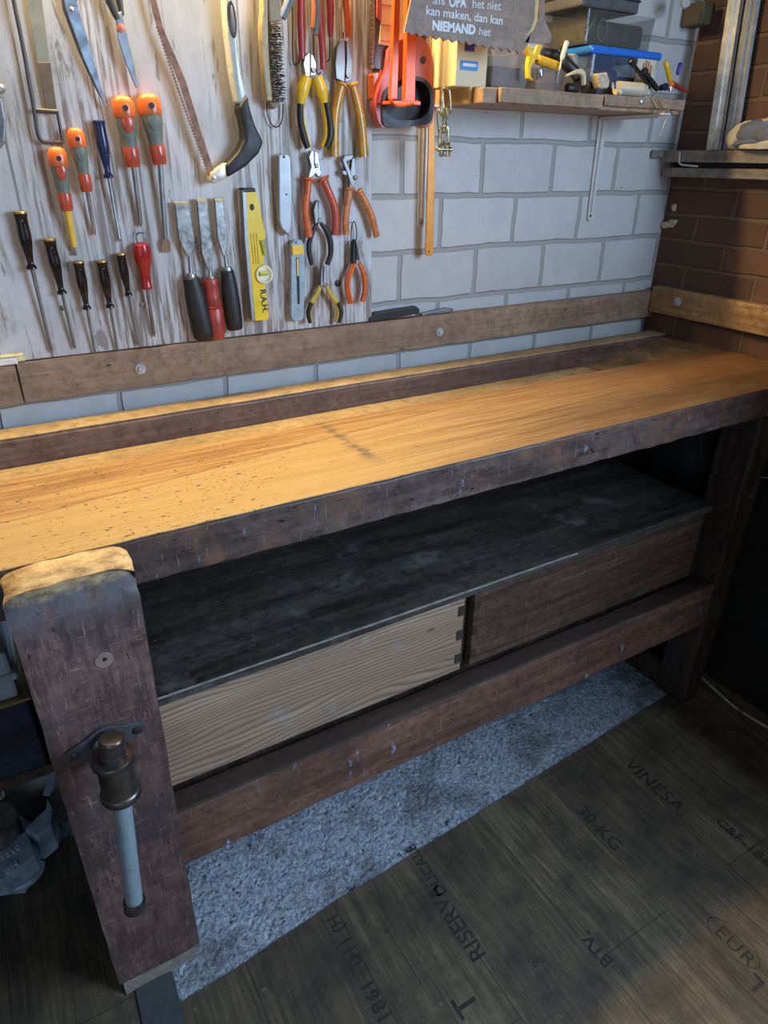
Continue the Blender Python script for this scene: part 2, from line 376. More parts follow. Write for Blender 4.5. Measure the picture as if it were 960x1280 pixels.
M_top = None
def m_top():
    t = NT('worn_beech_bench_top'); c = t.coord(loc=(0.6, -0.3, 0))
    g = t.noise(t.coord((2.0, 34, 34)), 1.0, 8, 0.62, 0.8); g2 = t.noise(t.coord((7, 170, 60)), 1.0, 4, 0.6)
    f = t.math('ADD', t.math('MULTIPLY', g, 0.55), t.math('MULTIPLY', g2, 0.45))
    col = t.ramp(f, [(0.42, (0.22, 0.115, 0.038)), (0.58, (0.38, 0.245, 0.095))])
    x, y, z = t.sep(c)
    # darker varnish left towards the right end, pale worn strip along the front
    pat = t.noise(t.coord((4, 7, 4)), 1.0, 6, 0.65, 0.7)
    xm = t.n('ShaderNodeMapRange'); t.link(x, xm.inputs[0]); xm.inputs[1].default_value = 0.75; xm.inputs[2].default_value = 1.45
    col = t.mix(t.math('MULTIPLY', xm.outputs[0], t.ramp(pat, [(0.38, 1.0), (0.68, 0.35)])), col, (0.19, 0.075, 0.024))
    st = t.noise(t.coord((6, 60, 6), loc=(1, 0, 0)), 1.0, 5, 0.6)
    col = t.mix(t.ramp(t.noise(c, 12, 6, 0.65), [(0.60, 0.0), (0.75, 0.55)]), col, (0.30, 0.13, 0.045))
    LY = t.math('ADD', t.math('MULTIPLY', x, 0.13), -0.405)
    front = t.ramp(t.math('SUBTRACT', LY, y), [(0.0, 0.0), (0.004, 0.8)]); xf = t.n('ShaderNodeMapRange'); t.link(x, xf.inputs[0]); xf.inputs[1].default_value = 0.85; xf.inputs[2].default_value = 0.45
    col = t.mix(t.math('MULTIPLY', front, xf.outputs[0]), col, t.mix(f, (0.31, 0.20, 0.072), (0.46, 0.34, 0.15)))
    ln = t.ramp(t.math('ABSOLUTE', t.math('SUBTRACT', t.math('ADD', y, t.math('MULTIPLY', st, 0.006)), LY)), [(0.0008, 0.55), (0.0016, 0.0)])
    col = t.mix(ln, col, (0.12, 0.055, 0.02))
    sp = t.noise(t.coord((75, 190, 60)), 1.0, 2, 0.5); reg = t.noise(t.coord((3, 7, 3)), 1.0, 3, 0.5)
    xl = t.n('ShaderNodeMapRange'); t.link(x, xl.inputs[0]); xl.inputs[1].default_value = 0.95; xl.inputs[2].default_value = 0.3
    k = t.math('MULTIPLY', t.math('MULTIPLY', t.ramp(sp, [(0.672, 0.0), (0.69, 1.0)]), t.ramp(reg, [(0.40, 0.0), (0.48, 1.0)])), xl.outputs[0])
    sc = t.ramp(t.noise(t.coord((55, 260, 60), rot=(0, 0, 0.12)), 1.0, 2), [(0.73, 0.0), (0.75, 0.9)])
    sp2 = t.ramp(t.noise(t.coord((170, 330, 60), loc=(2, 5, 1)), 1.0, 2, 0.5), [(0.655, 0.0), (0.68, 0.85)]); reg2 = t.ramp(t.noise(t.coord((5, 12, 5), loc=(7, 1, 0)), 1.0, 3, 0.5), [(0.42, 0.0), (0.52, 1.0)])
    k = t.math('MAXIMUM', k, t.math('MULTIPLY', t.math('MULTIPLY', sp2, reg2), xl.outputs[0]))
    k = t.math('MAXIMUM', k, t.math('MULTIPLY', sc, 0.7))
    col = t.mix(k, col, (0.05, 0.022, 0.010))
    # grey burnt smear across the middle
    u = t.math('ADD', t.math('MULTIPLY', t.math('SUBTRACT', x, 0.513), 1.0), t.math('MULTIPLY', t.math('ADD', y, 0.365), 0.02))
    sm = t.ramp(t.math('ADD', t.math('ABSOLUTE', u), t.math('MULTIPLY', t.noise(t.coord((30, 90, 30)), 1.0, 6, 0.75), 0.075)), [(0.034, 0.95), (0.052, 0.0)])
    yr = t.ramp(t.math('ABSOLUTE', t.math('ADD', y, 0.365)), [(0.07, 1.0), (0.13, 0.0)])
    col = t.mix(t.math('MULTIPLY', sm, yr), col, (0.11, 0.08, 0.05))
    return t.out(col, t.ramp(f, [(0.3, 0.6), (0.7, 0.42)]), 0, t.bump(t.math('SUBTRACT', f, k), 0.45, 0.002))
M_top = m_top()
M_edge = wood('aged_dark_beech', (0.07, 0.042, 0.036), (0.21, 0.13, 0.105), 0, 3, 30, 0.55, 0.5, paint=(0.27, 0.33, 0.48), paint_amt=0.075, scratches=0.8, specks=0.6, stain=(0.20, 0.10, 0.055), stain_amt=0.3)
M_vise = wood('red_brown_vise_wood', (0.080, 0.046, 0.041), (0.25, 0.145, 0.122), 2, 9, 40, 0.62, 0.7, paint=(0.33, 0.33, 0.40), paint_amt=0.0, scratches=1.5, scratch_c=(0.40, 0.29, 0.26), specks=0.5, stain=(0.075, 0.050, 0.050), stain_amt=0.3, bump=0.7)
M_rail = wood('reddish_rail_wood', (0.12, 0.06, 0.042), (0.32, 0.165, 0.11), 0, 3, 30, 0.55, 0.5, paint=(0.42, 0.46, 0.60), paint_amt=0.065, scratches=0.7, stain=(0.09, 0.05, 0.04), stain_amt=0.2)
def worn_end(m):
    t = NT.__new__(NT); t.m = m; t.t = m.node_tree; t.b = t.t.nodes['Principled BSDF']
    src = t.b.inputs['Base Color'].links[0].from_socket; c = t.coord(); x, y, z = t.sep(c)
    n = t.noise(c, 40, 6, 0.7); e = t.math('ADD', z, t.math('MULTIPLY', t.math('SUBTRACT', n, 0.5), 0.035))
    pale = t.ramp(t.noise(t.coord((30, 60, 110)), 1.0, 6, 0.7), [(0.35, (0.15, 0.085, 0.045)), (0.5, (0.40, 0.28, 0.13)), (0.66, (0.58, 0.45, 0.24))])
    s1 = t.n('ShaderNodeMapRange'); t.link(e, s1.inputs[0]); s1.inputs[1].default_value = 0.919; s1.inputs[2].default_value = 0.929
    s2 = t.n('ShaderNodeMapRange'); t.link(e, s2.inputs[0]); s2.inputs[1].default_value = 0.865; s2.inputs[2].default_value = 0.912
    k2 = t.math('MULTIPLY', s2.outputs[0], t.ramp(t.noise(t.coord((40, 40, 16)), 1.0, 6, 0.7), [(0.40, 0.0), (0.55, 0.85)]))
    col = t.mix(k2, src, (0.115, 0.105, 0.115)); col = t.mix(s1.outputs[0], col, pale)
    t.link(col, t.b.inputs['Base Color']); return m
M_vise = worn_end(M_vise)
M_leg = wood('dark_leg_wood', (0.032, 0.020, 0.014), (0.105, 0.066, 0.045), 2, 3, 26, 0.55, 0.5, scratches=0.3)
M_lid = wood('blackened_shelf_wood', (0.028, 0.024, 0.020), (0.13, 0.112, 0.092), 0, 2.2, 16, 0.5, 0.5, scratches=0.5, scratch_c=(0.22, 0.2, 0.18), stain=(0.16, 0.15, 0.135), stain_amt=0.1)
def m_pine():
    t = NT('old_pine_drawer_front'); c = t.coord()
    d = t.noise(t.coord((1.1, 3, 5.5)), 1.0, 3, 0.5)
    x, y, z = t.sep(c)
    wv = t.math('FRACT', t.math('ADD', t.math('MULTIPLY', z, 100), t.math('MULTIPLY', d, 17)))
    rg = t.ramp(wv, [(0.0, 0.15), (0.55, 1.0), (0.9, 0.9), (1.0, 0.15)])
    col = t.mix(rg, (0.17, 0.090, 0.050), (0.52, 0.37, 0.25))
    col = t.mix(t.ramp(t.noise(t.coord((3, 3, 20)), 1.0, 6, 0.6), [(0.4, 0.5), (0.65, 0.0)]), col, (0.24, 0.15, 0.10))
    col = t.mix(t.ramp(t.noise(t.coord((9, 9, 14), loc=(3, 0, 0)), 1.0, 6, 0.7), [(0.60, 0.0), (0.72, 0.5)]), col, (0.42, 0.41, 0.42))
    col = t.mix(t.ramp(t.noise(t.coord((18, 18, 25)), 1.0, 2), [(0.74, 0.0), (0.78, 0.8)]), col, (0.11, 0.06, 0.035))
    return t.out(col, 0.65, 0, t.bump(rg, 0.2, 0.001))
M_pine = m_pine()
M_pine2 = wood('shade_darkened_pine', (0.060, 0.034, 0.021), (0.20, 0.120, 0.075), 0, 2.4, 70, 0.6, 0.5, scratches=0.2)  # darkened so the colour carries the shade on the right drawer
M_tray = wood('pale_tray_board', (0.34, 0.24, 0.12), (0.52, 0.40, 0.22), 0, 2, 22, 0.55, 0.5, specks=0.15, speck_c=(0.25, 0.14, 0.06))
M_rim = wood('tray_rim_wood', (0.10, 0.055, 0.042), (0.25, 0.15, 0.11), 0, 3, 30, 0.55, 0.5, scratches=0.5, specks=0.3)
M_ramp = wood('oily_ramp_wood', (0.17, 0.095, 0.04), (0.40, 0.26, 0.12), 1, 4, 22, 0.5, 0.6, stain=(0.10, 0.07, 0.035), stain_amt=0.5)
def darker_top(m, z0):  # mixes the face above this height darker
    t = NT.__new__(NT); t.m = m; t.t = m.node_tree; t.b = t.t.nodes['Principled BSDF']
    src = t.b.inputs['Base Color'].links[0].from_socket; x, y, z = t.sep(t.coord())
    k = t.n('ShaderNodeMapRange'); t.link(z, k.inputs[0]); k.inputs[1].default_value = z0 - .0015; k.inputs[2].default_value = z0
    t.link(t.mix(t.math('MULTIPLY', k.outputs[0], 0.85), src, (0.030, 0.022, 0.018)), t.b.inputs['Base Color']); return m
M_rail = darker_top(M_rail, 0.4155)
M_batten = wood('brown_batten_wood', (0.25, 0.155, 0.095), (0.42, 0.28, 0.18), 0, 2.5, 34, 0.65, 0.4, specks=0.15, scratches=0.15)
M_batten_r = wood('orange_pine_batten', (0.30, 0.17, 0.07), (0.52, 0.33, 0.15), 1, 2.5, 34, 0.6, 0.4, specks=0.3)
M_shelf = wood('shelf_plank_wood', (0.28, 0.17, 0.095), (0.48, 0.33, 0.20), 0, 2.5, 34, 0.6, 0.4, specks=0.3)
M_sill = wood('weathered_grey_sill_wood', (0.20, 0.18, 0.15), (0.42, 0.39, 0.33), 1, 3, 30, 0.7, 0.5, stain=(0.14, 0.09, 0.06), stain_amt=0.3)
steel = plain('scuffed_steel', (0.36, 0.36, 0.36), 0.40, 1.0, 0.3, 40)
steel_d = plain('dull_dark_steel', (0.22, 0.21, 0.20), 0.45, 0.9, 0.35, 50)
rusty = plain('rusty_steel', (0.30, 0.17, 0.11), 0.7, 0.4, 0.5, 70, 0.3)
zinc = plain('zinc_washer', (0.55, 0.56, 0.55), 0.4, 0.9, 0.2, 80)
galv = plain('galvanised_washer', (0.45, 0.46, 0.46), 0.5, 0.3, 0.25, 90)
brass = plain('yellow_zinc_chain', (0.62, 0.55, 0.34), 0.25, 1.0, 0.2, 60)
blackp = plain('black_rubber', (0.012, 0.012, 0.0125), 0.5, 0, 0.3, 40)
blackw = plain('black_wire', (0.02, 0.02, 0.022), 0.4, 0.3, 0.2, 40)

# ================================================================== the room
bm = BM(); box(bm, -1.6, 1.86, 0.0005, 0.12, -0.05, 2.5); struct('wall_back', bm, MB)
# right wall with the opening for the window
XR = 1.70
bm = BM()
box(bm, XR, XR + .15, -1.45, 0.0, -0.05, 2.5); box(bm, XR, XR + .15, -3.2, -2.45, -0.05, 2.5)
box(bm, XR, XR + .15, -2.45, -1.45, -0.05, 1.17); box(bm, XR, XR + .15, -2.45, -1.45, 2.07, 2.5)
struct('wall_right', bm, MK)
bm = BM(); box(bm, -1.6, 1.86, -3.2, 0.12, 2.5, 2.6); struct('ceiling', bm, plain('raw_ceiling', (0.35, 0.31, 0.27), 0.9))
# rough concrete slab, seen in the strip under the bench
bm = BM(); bmesh.ops.create_grid(bm, x_segments=2, y_segments=2, size=0.5)
bm.clear(); box(bm, -1.6, 1.70, -3.2, 0.0, -0.06, -0.011)
gx, gy = 420, 150; gv = []
for i in range(gx + 1):
    row = []
    for j in range(gy + 1):
        p = Vector((-0.05 + 1.749 * i / gx, -0.62 + 0.618 * j / gy, 0)); a_ = noise.noise(p * 110) * 0.9 + noise.noise(p * 230) * 0.6; b_ = noise.noise(p * 60 + Vector((3, 1, 0)))
        row.append(bm.verts.new((p.x, p.y, -0.0045 + a_ * 0.0016 - max(0, b_ - 0.35) * 0.012)))
    gv.append(row)
for i in range(gx):
    for j in range(gy): bm.faces.new((gv[i][j], gv[i + 1][j], gv[i + 1][j + 1], gv[i][j + 1]))
struct('floor', bm, MC)
# vinyl covering with a wavy cut edge along the bench
bm = BM(); edge = []
n = 60
for i in range(n + 1):
    X = 0.04 + (1.70 - 0.04) * i / n
    Y = -0.583 + 0.030 * (X - 0.04) / 0.35 if X < 0.39 else -0.553 + (X - 0.39) * 0.062
    if X > 1.53: Y = -0.50 + (X - 1.53) * 0.2
    edge.append((X, Y + 0.004 * noise.noise(Vector((X * 9, 0, 0)))))
vt = [bm.verts.new((x, y, 0.0)) for x, y in edge]; vb = [bm.verts.new((x, -3.2, 0.0)) for x, y in edge]
for i in range(n): bm.faces.new((vt[i], vb[i], vb[i + 1], vt[i + 1]))
l = [bm.verts.new(p) for p in ((-1.6, -3.2, 0), (0.04, -3.2, 0), (0.04, -0.583, 0), (0.03, -0.12, 0), (-1.6, -0.12, 0))]
bm.faces.new(l)
bmesh.ops.remove_doubles(bm, verts=bm.verts, dist=0.0001)
r = bmesh.ops.extrude_face_region(bm, geom=list(bm.faces)); bmesh.ops.translate(bm, verts=[g for g in r['geom'] if isinstance(g, bmesh.types.BMVert)], vec=(0, 0, -0.0035))
vin = struct('floor_covering', bm, MF)
# printed stamps on the vinyl (they read along the planks)
ink = plain('faded_stamp_ink', (0.035, 0.028, 0.022), 0.7, 0, 0.5, 60)
def stamp(s, x, y, d, size, sp=1.0, bold=0.0):
    m = frame((x, y, 0.0002), (0, d, 0), (-d, 0, 0)); return text_bm(s, size, m, 0.0001, sp, bold)
bmi = BM()
for a in (('RISERVA', 0.583, -0.800, 1, 0.047, 1.0, 0.0006), ('DUCALE', 0.590, -0.655, 1, 0.034, 1.05, 0.0004), ('BTV.', 0.790, -0.935, 1, 0.036, 1.0, 0.001),
          ('30 KG', 0.975, -0.640, -1, 0.046, 1.05, 0.0008), ('VINESA.', 1.185, -0.600, -1, 0.050, 1.05, 0.0008), ('1861', 0.365, -0.800, 1, 0.036, 1.15, 0.0015),
          ('D11 (H', 0.365, -0.690, 1, 0.034, 1.1, 0.0008), ('T', 0.515, -0.868, 1, 0.062, 1.0, 0.001), ('EUR', 1.010, -0.994, -1, 0.042, 1.1, 0.0003),
          ('C&F-1861', 1.240, -0.83, -1, 0.034, 1.1, 0.0008), ('L', 1.010, -1.11, 1, 0.05, 1.0, 0.001), ('3', 0.672, -0.868, 1, 0.034, 1.0, 0.0)):
    merge(bmi, stamp(*a))
oval = []
for k in range(40):
    a0, a1 = 2 * PI * k / 40, 2 * PI * (k + 1) / 40
    q = [(1.026 + 0.030 * r_ * math.cos(a), -1.028 + 0.056 * r_ * math.sin(a)) for a, r_ in ((a0, 1), (a1, 1), (a1, 0.955), (a0, 0.955))]
    bmi.faces.new([bmi.verts.new((x, y, 0.0003)) for x, y in q])
link('stamp_print', bmi, ink, vin)['kind'] = 'structure'
# grey offcut under the vise
bm = BM(); prism(bm, [(0, 0)] * 0 or [(-0.028, 0), (0.040, 0), (0.040, 0.0025), (-0.028, 0.0025)], -0.70, -0.5195)
bmesh.ops.rotate(bm, verts=bm.verts, cent=(0.01, -0.58, 0), matrix=Matrix.Rotation(math.radians(-2), 3, 'Z'))
bm.transform(Matrix.Translation((0, 0, 0.0012)))
single('vinyl_offcut', bm, plain('grey_vinyl', (0.075, 0.08, 0.085), 0.5), 'small dark grey vinyl offcut on the floor below the vise jaw', 'floor mat')

# wall rail (batten) in two lengths with washers
def washer(bm, p, r, n=(0, -1, 0)):
    p = Vector(p); n = Vector(n)
    lathe(bm, p, p + n * 0.004, [(0, r), (0.6, r), (1, r * 0.85)], 24, fd=Vector((0, 0, 1)))
    lathe(bm, p + n * 0.003, p + n * 0.008, [(0, r * 0.55), (0.8, r * 0.55), (1, r * 0.42)], 6, fd=Vector((0, 0, 1)))
    return bm
t = thing('wall_batten', 'long brown wooden batten bolted to the white block wall behind the bench', 'batten', (0.87, -0.011, 0.985))
bm = BM(); slab(bm, 0.043, 1.698, -0.024, 0.0, 0.988, 1.061, 60, 1, 3, 0.002, 0.0016, 14, 1.0); link('plank', bm, M_batten, t)
for p in ((175, 461), (549, 415)):
    bm = BM(); washer(bm, W(*p, -0.024), 0.0105); link('bolt', bm, galv, t)
bm = BM(); slab(bm, -0.9, 0.041, -0.0235, 0.0, 0.986, 1.058, 30, 1, 3, 0.002, 0.0014, 14, 4.0)
single('wall_batten', bm, M_batten, 'short left batten on the wall, its cut end meeting the long brown batten', 'batten')
# right wall batten
t = thing('wall_batten', 'orange pine batten with one washer on the brown brick wall', 'batten', (1.69, -0.5, 1.005))
bm = BM(); slab(bm, 1.674, XR, -1.0, -0.027, 1.005, 1.076, 4, 30, 3, 0.003, 0.002, 12, 2.0); link('plank', bm, M_batten_r, t)
bm = BM(); washer(bm, (1.674, -0.118, 1.046), 0.012, (-1, 0, 0)); link('bolt', bm, galv, t)

# tool board
t = thing('tool_board', 'large whitewashed wood panel on the wall carrying the hand tools', 'tool board', (0.0, -0.01, 1.063))
bm = BM(); box(bm, -0.9, 0.763, -0.018, 0.0, 1.063, 1.80, 0.001); link('panel', bm, MP, t)
bm = BM(); lathe(bm, W(422, 354, -0.018), W(422, 354, -0.018) + Vector((0, -0.0025, 0)), [(0, .007), (.6, .007), (1, .005)], 16, fd=Vector((0, 0, 1)))
link('screw', bm, blackp, t, True)
bm = BM(); lathe(bm, W(178, 381, -0.018), W(178, 381, -0.018) + Vector((0, -0.002, 0)), [(0, .0045), (.6, .0045), (1, .003)], 16, fd=Vector((0, 0, 1)))
link('screw', bm, steel_d, t, True)
bm = BM(); lathe(bm, W(78, 385, -0.018), W(78, 385, -0.018) + Vector((0, -0.002, 0)), [(0, .0045), (.6, .0045), (1, .003)], 16, fd=Vector((0, 0, 1)))
link('screw', bm, steel_d, t, True)

# ================================================================== the workbench
T = thing('workbench', 'old dark wooden joiner workbench with golden top and leg vise', 'workbench', (0.6, -0.3, 0))
def wear(bm, z0=0.94, amp=0.0022):
    for v in bm.verts:
        if v.co.z > z0 or v.co.y < YF + 0.006:
            d = noise.noise_vector(v.co * 22) * amp; v.co.y += abs(d.y) if v.co.y < YF + 0.01 else 0; v.co.z += d.z * 0.5
bm = BM(); slab(bm, -0.75, XR - 0.003, YF, -0.262, 0.9435, ZB, 110, 3, 1, 0.001, 0); wear(bm); link('bench_top', bm, M_top, T)
bm = BM(); slab(bm, -0.75, XR - 0.004, YF - 0.0005, -0.27, 0.876, 0.9432, 150, 1, 4, 0.003, 0.0032, 24, 3.0, (0, 1, 0.5)); link('bench_edge', bm, M_edge, T)
bm = BM(); slab(bm, -0.75, 1.49, -0.268, -0.07, 0.872, 0.896, 10, 1, 1, 0.001); link('tray_bottom', bm, M_tray, T)
bm = BM(); slab(bm, -0.75, XR - 0.005, -0.086, -0.030, 0.872, ZB + 0.002, 90, 2, 4, 0.006, 0.0022, 14, 7.0, (0, 1, 0.7)); link('tray_rim', bm, M_rim, T)
bm = BM(); slab(bm, -0.75, XR - 0.006, -0.0845, -0.032, ZB + 0.0012, ZB + 0.0042, 90, 1, 1, 0.001, 0.0016, 14, 7.0, (0, 1, 0.3)); link('rim_top_strip', bm, M_tray, T)  # pale strip along the top of the rim
bm = BM()
b = BM(); P = [(1.38, 0.896), (1.50, 0.918), (1.60, 0.940), (1.697, 0.946), (1.697, 0.878), (1.38, 0.878)]
prism(b, P, -0.262, -0.0865); 
for v in b.verts:
    if v.co.z > 0.9 and v.co.y > -0.1: v.co.x += 0.05; 
merge(bm, b); link('tray_ramp', bm, M_ramp, T)
# legs
for (x0, x1, y0, y1) in ((1.497, 1.567, -0.535, -0.44), (1.50, 1.567, -0.16, -0.07), (-0.042, 0.090, -0.516, -0.44), (-0.04, 0.03, -0.16, -0.07)):
    bm = BM(); slab(bm, x0, x1, y0, y1, 0.0, 0.876, 2, 2, 34, 0.006, 0.0022, 14, x0 + y0, (1, 1, 0)); link('leg', bm, M_leg, T)
for x0 in (1.503, -0.035):
    bm = BM(); box(bm, x0, x0 + .06, -0.44, -0.16, 0.001, 0.085, 0.004); link('foot_rail', bm, M_leg, T)
    bm = BM(); box(bm, x0, x0 + .05, -0.44, -0.16, 0.30, 0.40, 0.004); link('end_rail', bm, M_leg, T)
bm = BM(); lathe(bm, (1.545, -0.5355, 0.66), (1.545, -0.541, 0.66), [(0, .011), (.6, .011), (1, .006)], 8, fd=Vector((0, 0, 1))); link('leg_bolt', bm, steel_d, T, True)
bm = BM(); slab(bm, 0.03, 1.497, -0.53, -0.482, 0.285, 0.418, 90, 2, 5, 0.005, 0.0022, 13, 9.0, (0, 1, 0.9)); link('lower_rail', bm, M_rail, T)
bm = BM(); slab(bm, 0.03, 1.50, -0.11, -0.075, 0.285, 0.418, 20, 1, 3, 0.004); link('back_rail', bm, M_leg, T)
# drawer case under the bench
bm = BM(); slab(bm, -0.04, 1.46, -0.497, -0.095, 0.622, 0.640, 60, 20, 1, 0.002, 0.0010, 7, 5.0, (0, 1, 1)); link('drawer_case_top', bm, M_lid, T)
bm = BM(); slab(bm, 0.10, 1.0, -0.4985, -0.4965, 0.6365, 0.6402, 50, 1, 1, .0005, .0008, 20, 3.0, (0, .6, 1)); link('edge_highlight', bm, plain('pale_highlight', (0.30, 0.27, 0.23), .6, 0, .4, 60), T)  # pale strip paints the light caught along the lid's front edge
bm = BM(); box(bm, 0.715, 0.732, -0.47, -0.10, 0.43, 0.622); link('drawer_divider', bm, M_leg, T)
bm = BM(); box(bm, 1.448, 1.462, -0.475, -0.10, 0.42, 0.622); box(bm, -0.04, 1.46, -0.46, -0.10, 0.418, 0.428); box(bm, -0.04, 1.46, -0.105, -0.095, 0.43, 0.622); box(bm, 0.03, 1.46, -0.462, -0.45, 0.30, 0.418); link('drawer_case_frame', bm, M_leg, T)  # last board is added to keep the gap under the drawers dark
def drawer(x0, x1, mat, batten):
    bm = BM(); slab(bm, x0, x1, -0.487, -0.468, 0.434, 0.617, 30, 1, 2, 0.002, 0.0008, 9, x0, (0, 1, 1))
    d = link('drawer', bm, mat, T)
    bm = BM(); box(bm, x0 + .004, x0 + .016, -0.467, -0.13, 0.44, 0.60); box(bm, x1 - .016, x1 - .004, -0.467, -0.13, 0.44, 0.60); box(bm, x0 + .016, x1 - .016, -0.467, -0.13, 0.44, 0.448)
    link('drawer_side', bm, M_pine2, d)
    if batten:
        bm = BM(); box(bm, x0, x1 - .04, -0.4895, -0.487, 0.593, 0.6165, 0.0008); link('top_strip', bm, mat, d)
    xe = x1 if batten else x0; s = -1 if batten else 1
    for z in (0.455, 0.515, 0.575):
        bm = BM(); box(bm, min(xe, xe + s * .016), max(xe, xe + s * .016), -0.4885, -0.486, z, z + .024, 0.0005); link('dovetail', bm, M_leg, d)
drawer(0.0, 0.712, M_pine, True); drawer(0.736, 1.447, M_pine2, False)
# leg vise
V = BM(); XL, XRt = -0.046, 0.100
slab(V, XL, XRt, -0.600, -0.548, 0.168, 0.948, 20, 12, 110, 0.0)
for v in V.verts:
    z = v.co.z; k = (z - 0.2) / 0.75; v.co.x -= (1 - k) * 0.010 * (1 if v.co.x > 0.03 else -0.2)
    fr = (-0.548 - v.co.y) / 0.052                       # 1 at the front
    xn = (v.co.x - 0.027) / 0.073
    top = 0.948 - 0.022 * max(0, fr) ** 2.2 - 0.012 * abs(xn) ** 6
    if z > 0.87: v.co.z = 0.87 + (z - 0.87) * (top - 0.87) / 0.078
    if z > 0.90 and fr > 0.8: v.co.y += (z - 0.90) ** 2 * 6
    d = noise.noise_vector(v.co * 18) * 0.0016; v.co.y += d.y; v.co.x += d.x
    if z > 0.91: v.co += noise.noise_vector(v.co * 45) * 0.0028
VB = link('vise_jaw', V, M_vise, T, True)
bm = BM(); slab(bm, -0.043, 0.091, -0.5175, -0.439, 0.0, 0.165, 6, 1, 1, 0.001); link('leg_extension', bm, wood('raw_pine_block', (0.30, 0.25, 0.20), (0.46, 0.40, 0.33), 0, 4, 60, 0.7), T)
bm = BM(); lathe(bm, W(130, 825, -0.600), W(130, 825, -0.600) + Vector((0, -0.0012, 0)), [(0, .0115), (1, .011)], 20, fd=Vector((0, 0, 1))); link('wood_plug', bm, plain('plug_wood', (0.30, 0.20, 0.16), 0.6), VB)
bm = BM(); lathe(bm, W(131, 824, -0.6012), W(131, 824, -0.6012) + Vector((0, -0.0012, 0)), [(0, .003), (1, .002)], 8, fd=Vector((0, 0, 1))); link('plug_screw', bm, blackp, VB)
# oval iron plate, screw and hub
iron = plain('oiled_iron', (0.13, 0.115, 0.10), 0.34, 0.85, 0.35, 45, 0.1)
iron_b = plain('painted_iron_plate', (0.085, 0.085, 0.09), 0.5, 0.3, 0.5, 40, 0.3)
pl = W(133, 925, -0.601); a = math.radians(4)
P = []
for k in range(40):
    th = 2 * PI * k / 40; ct, st_ = math.cos(th), math.sin(th)
    x = 0.052 * ct; z = (1 if st_ >= 0 else -1) * abs(st_) ** 0.45 * (0.0140 + 0.012 * math.exp(-(x / 0.022) ** 2))
    P.append((pl.x + x * math.cos(a) - z * math.sin(a), pl.z + x * math.sin(a) + z * math.cos(a)))
bm = BM(); prism(bm, P, -0.606, -0.599, 0.0015, 2); PLT = link('screw_plate', bm, iron_b, VB)
for sx in (-0.040, 0.040):
    bm = BM(); p = Vector((pl.x + sx * math.cos(a), -0.606, pl.z + sx * math.sin(a))); lathe(bm, p, p + Vector((0, -0.003, 0)), [(0, .006), (.5, .006), (1, .003)], 14, fd=Vector((0, 0, 1))); link('plate_screw', bm, iron, VB, True)
Yh = -0.668
hc = W(146, 968, Yh)                                        # middle of the hub
bm = BM(); lathe(bm, (hc.x, -0.600, hc.z), (hc.x, Yh, hc.z), [(0, .021), (0.25, .021), (0.3, .016), (1, .016)], 20, fd=Vector((0, 0, 1))); link('vise_screw', bm, iron, VB, True)
ht, hb = W(141, 946, Yh), W(152, 992, Yh); ax = (hb - ht)
bm = BM(); lathe(bm, ht, hb, [(-0.02, .017), (-.02, .0248), (0.02, .0262), (.09, .0262), (.12, .0248), (.12, .0215), (.84, .0225), (.86, .0245), (.90, .0258), (.98, .0258), (1.03, .0245), (1.03, .013)], 32); link('screw_hub', bm, iron, VB, True)
ct_, cb_ = W(139, 922, Yh), W(142, 950, Yh)
bm = BM(); lathe(bm, ct_, cb_, [(0.0, .0135), (0.05, .0150), (0.12, .0155), (0.6, .0160), (0.62, .0172), (1.0, .0178), (1.02, .012)], 28)
CAP = link('handle_cap', bm, iron, VB, True)
hs, he = W(150, 985, Yh), W(168, 1128, Yh + 0.006)
bm = BM(); lathe(bm, hs, he, [(0, .0118), (1, .0118)], 28); link('vise_handle', bm, plain('blue_grey_pipe', (0.30, 0.38, 0.42), 0.42, 0.25, 0.15, 50), VB, True)
e2 = he + (he - hs).normalized() * 0.014
bm = BM(); lathe(bm, he - (he - hs).normalized() * 0.006, e2, [(0, .0145), (.1, .0155), (.85, .0155), (1, .0125)], 28); link('handle_end_cap', bm, iron, VB, True)
bm = BM(); nt = (ct_.lerp(cb_, 0.62)); lathe(bm, nt + Vector((0.001, -0.0130, 0.004)), nt + Vector((0.001, -0.0150, -0.008)), [(0, .0014), (.5, .0018), (1, .0012)], 8); link('cap_notch', bm, blackp, VB, True)
#@@PART2
# ================================================================== hand tools on the board
PY = -0.018                        # face of the tool board
def rpx(u, v, wpx, y=-0.03): return 0.5 * wpx * mpp(u, v, y)
def hbase(p): return (p.x, p.y, p.z)

or_p = plain('orange_plastic', (0.68, 0.15, 0.03), 0.3, 0, 0.08, 30)
gr_r = plain('grey_green_rubber', (0.17, 0.19, 0.15), 0.55, 0, 0.2, 40)
rd_t = plain('translucent_red_plastic', (0.50, 0.085, 0.04), 0.25, 0, 0.15, 40)
yl_s = plain('yellow_insulation', (0.78, 0.52, 0.06), 0.4, 0, 0.08, 40)
navy = plain('navy_lacquer', (0.018, 0.024, 0.085), 0.25, 0, 0.3, 60)
dkw = plain('dark_lacquered_handle', (0.022, 0.013, 0.010), 0.18, 0, 0.6, 60)
gold = plain('gold_end_ring', (0.42, 0.30, 0.13), 0.35, 0.8, 0.2, 60)
redb = plain('clear_red_handle', (0.36, 0.02, 0.018), 0.2, 0, 0.15, 60)
redp = plain('red_dipped_plastic', (0.42, 0.035, 0.03), 0.35, 0, 0.15, 60)
amber = plain('amber_plastic', (0.52, 0.27, 0.035), 0.22, 0, 0.25, 50)
brass_t = plain('orange_brown_plastic', (0.56, 0.19, 0.06), 0.25, 0, 0.25, 50)
oran_r = plain('red_orange_plastic', (0.62, 0.13, 0.03), 0.25, 0, 0.2, 50)
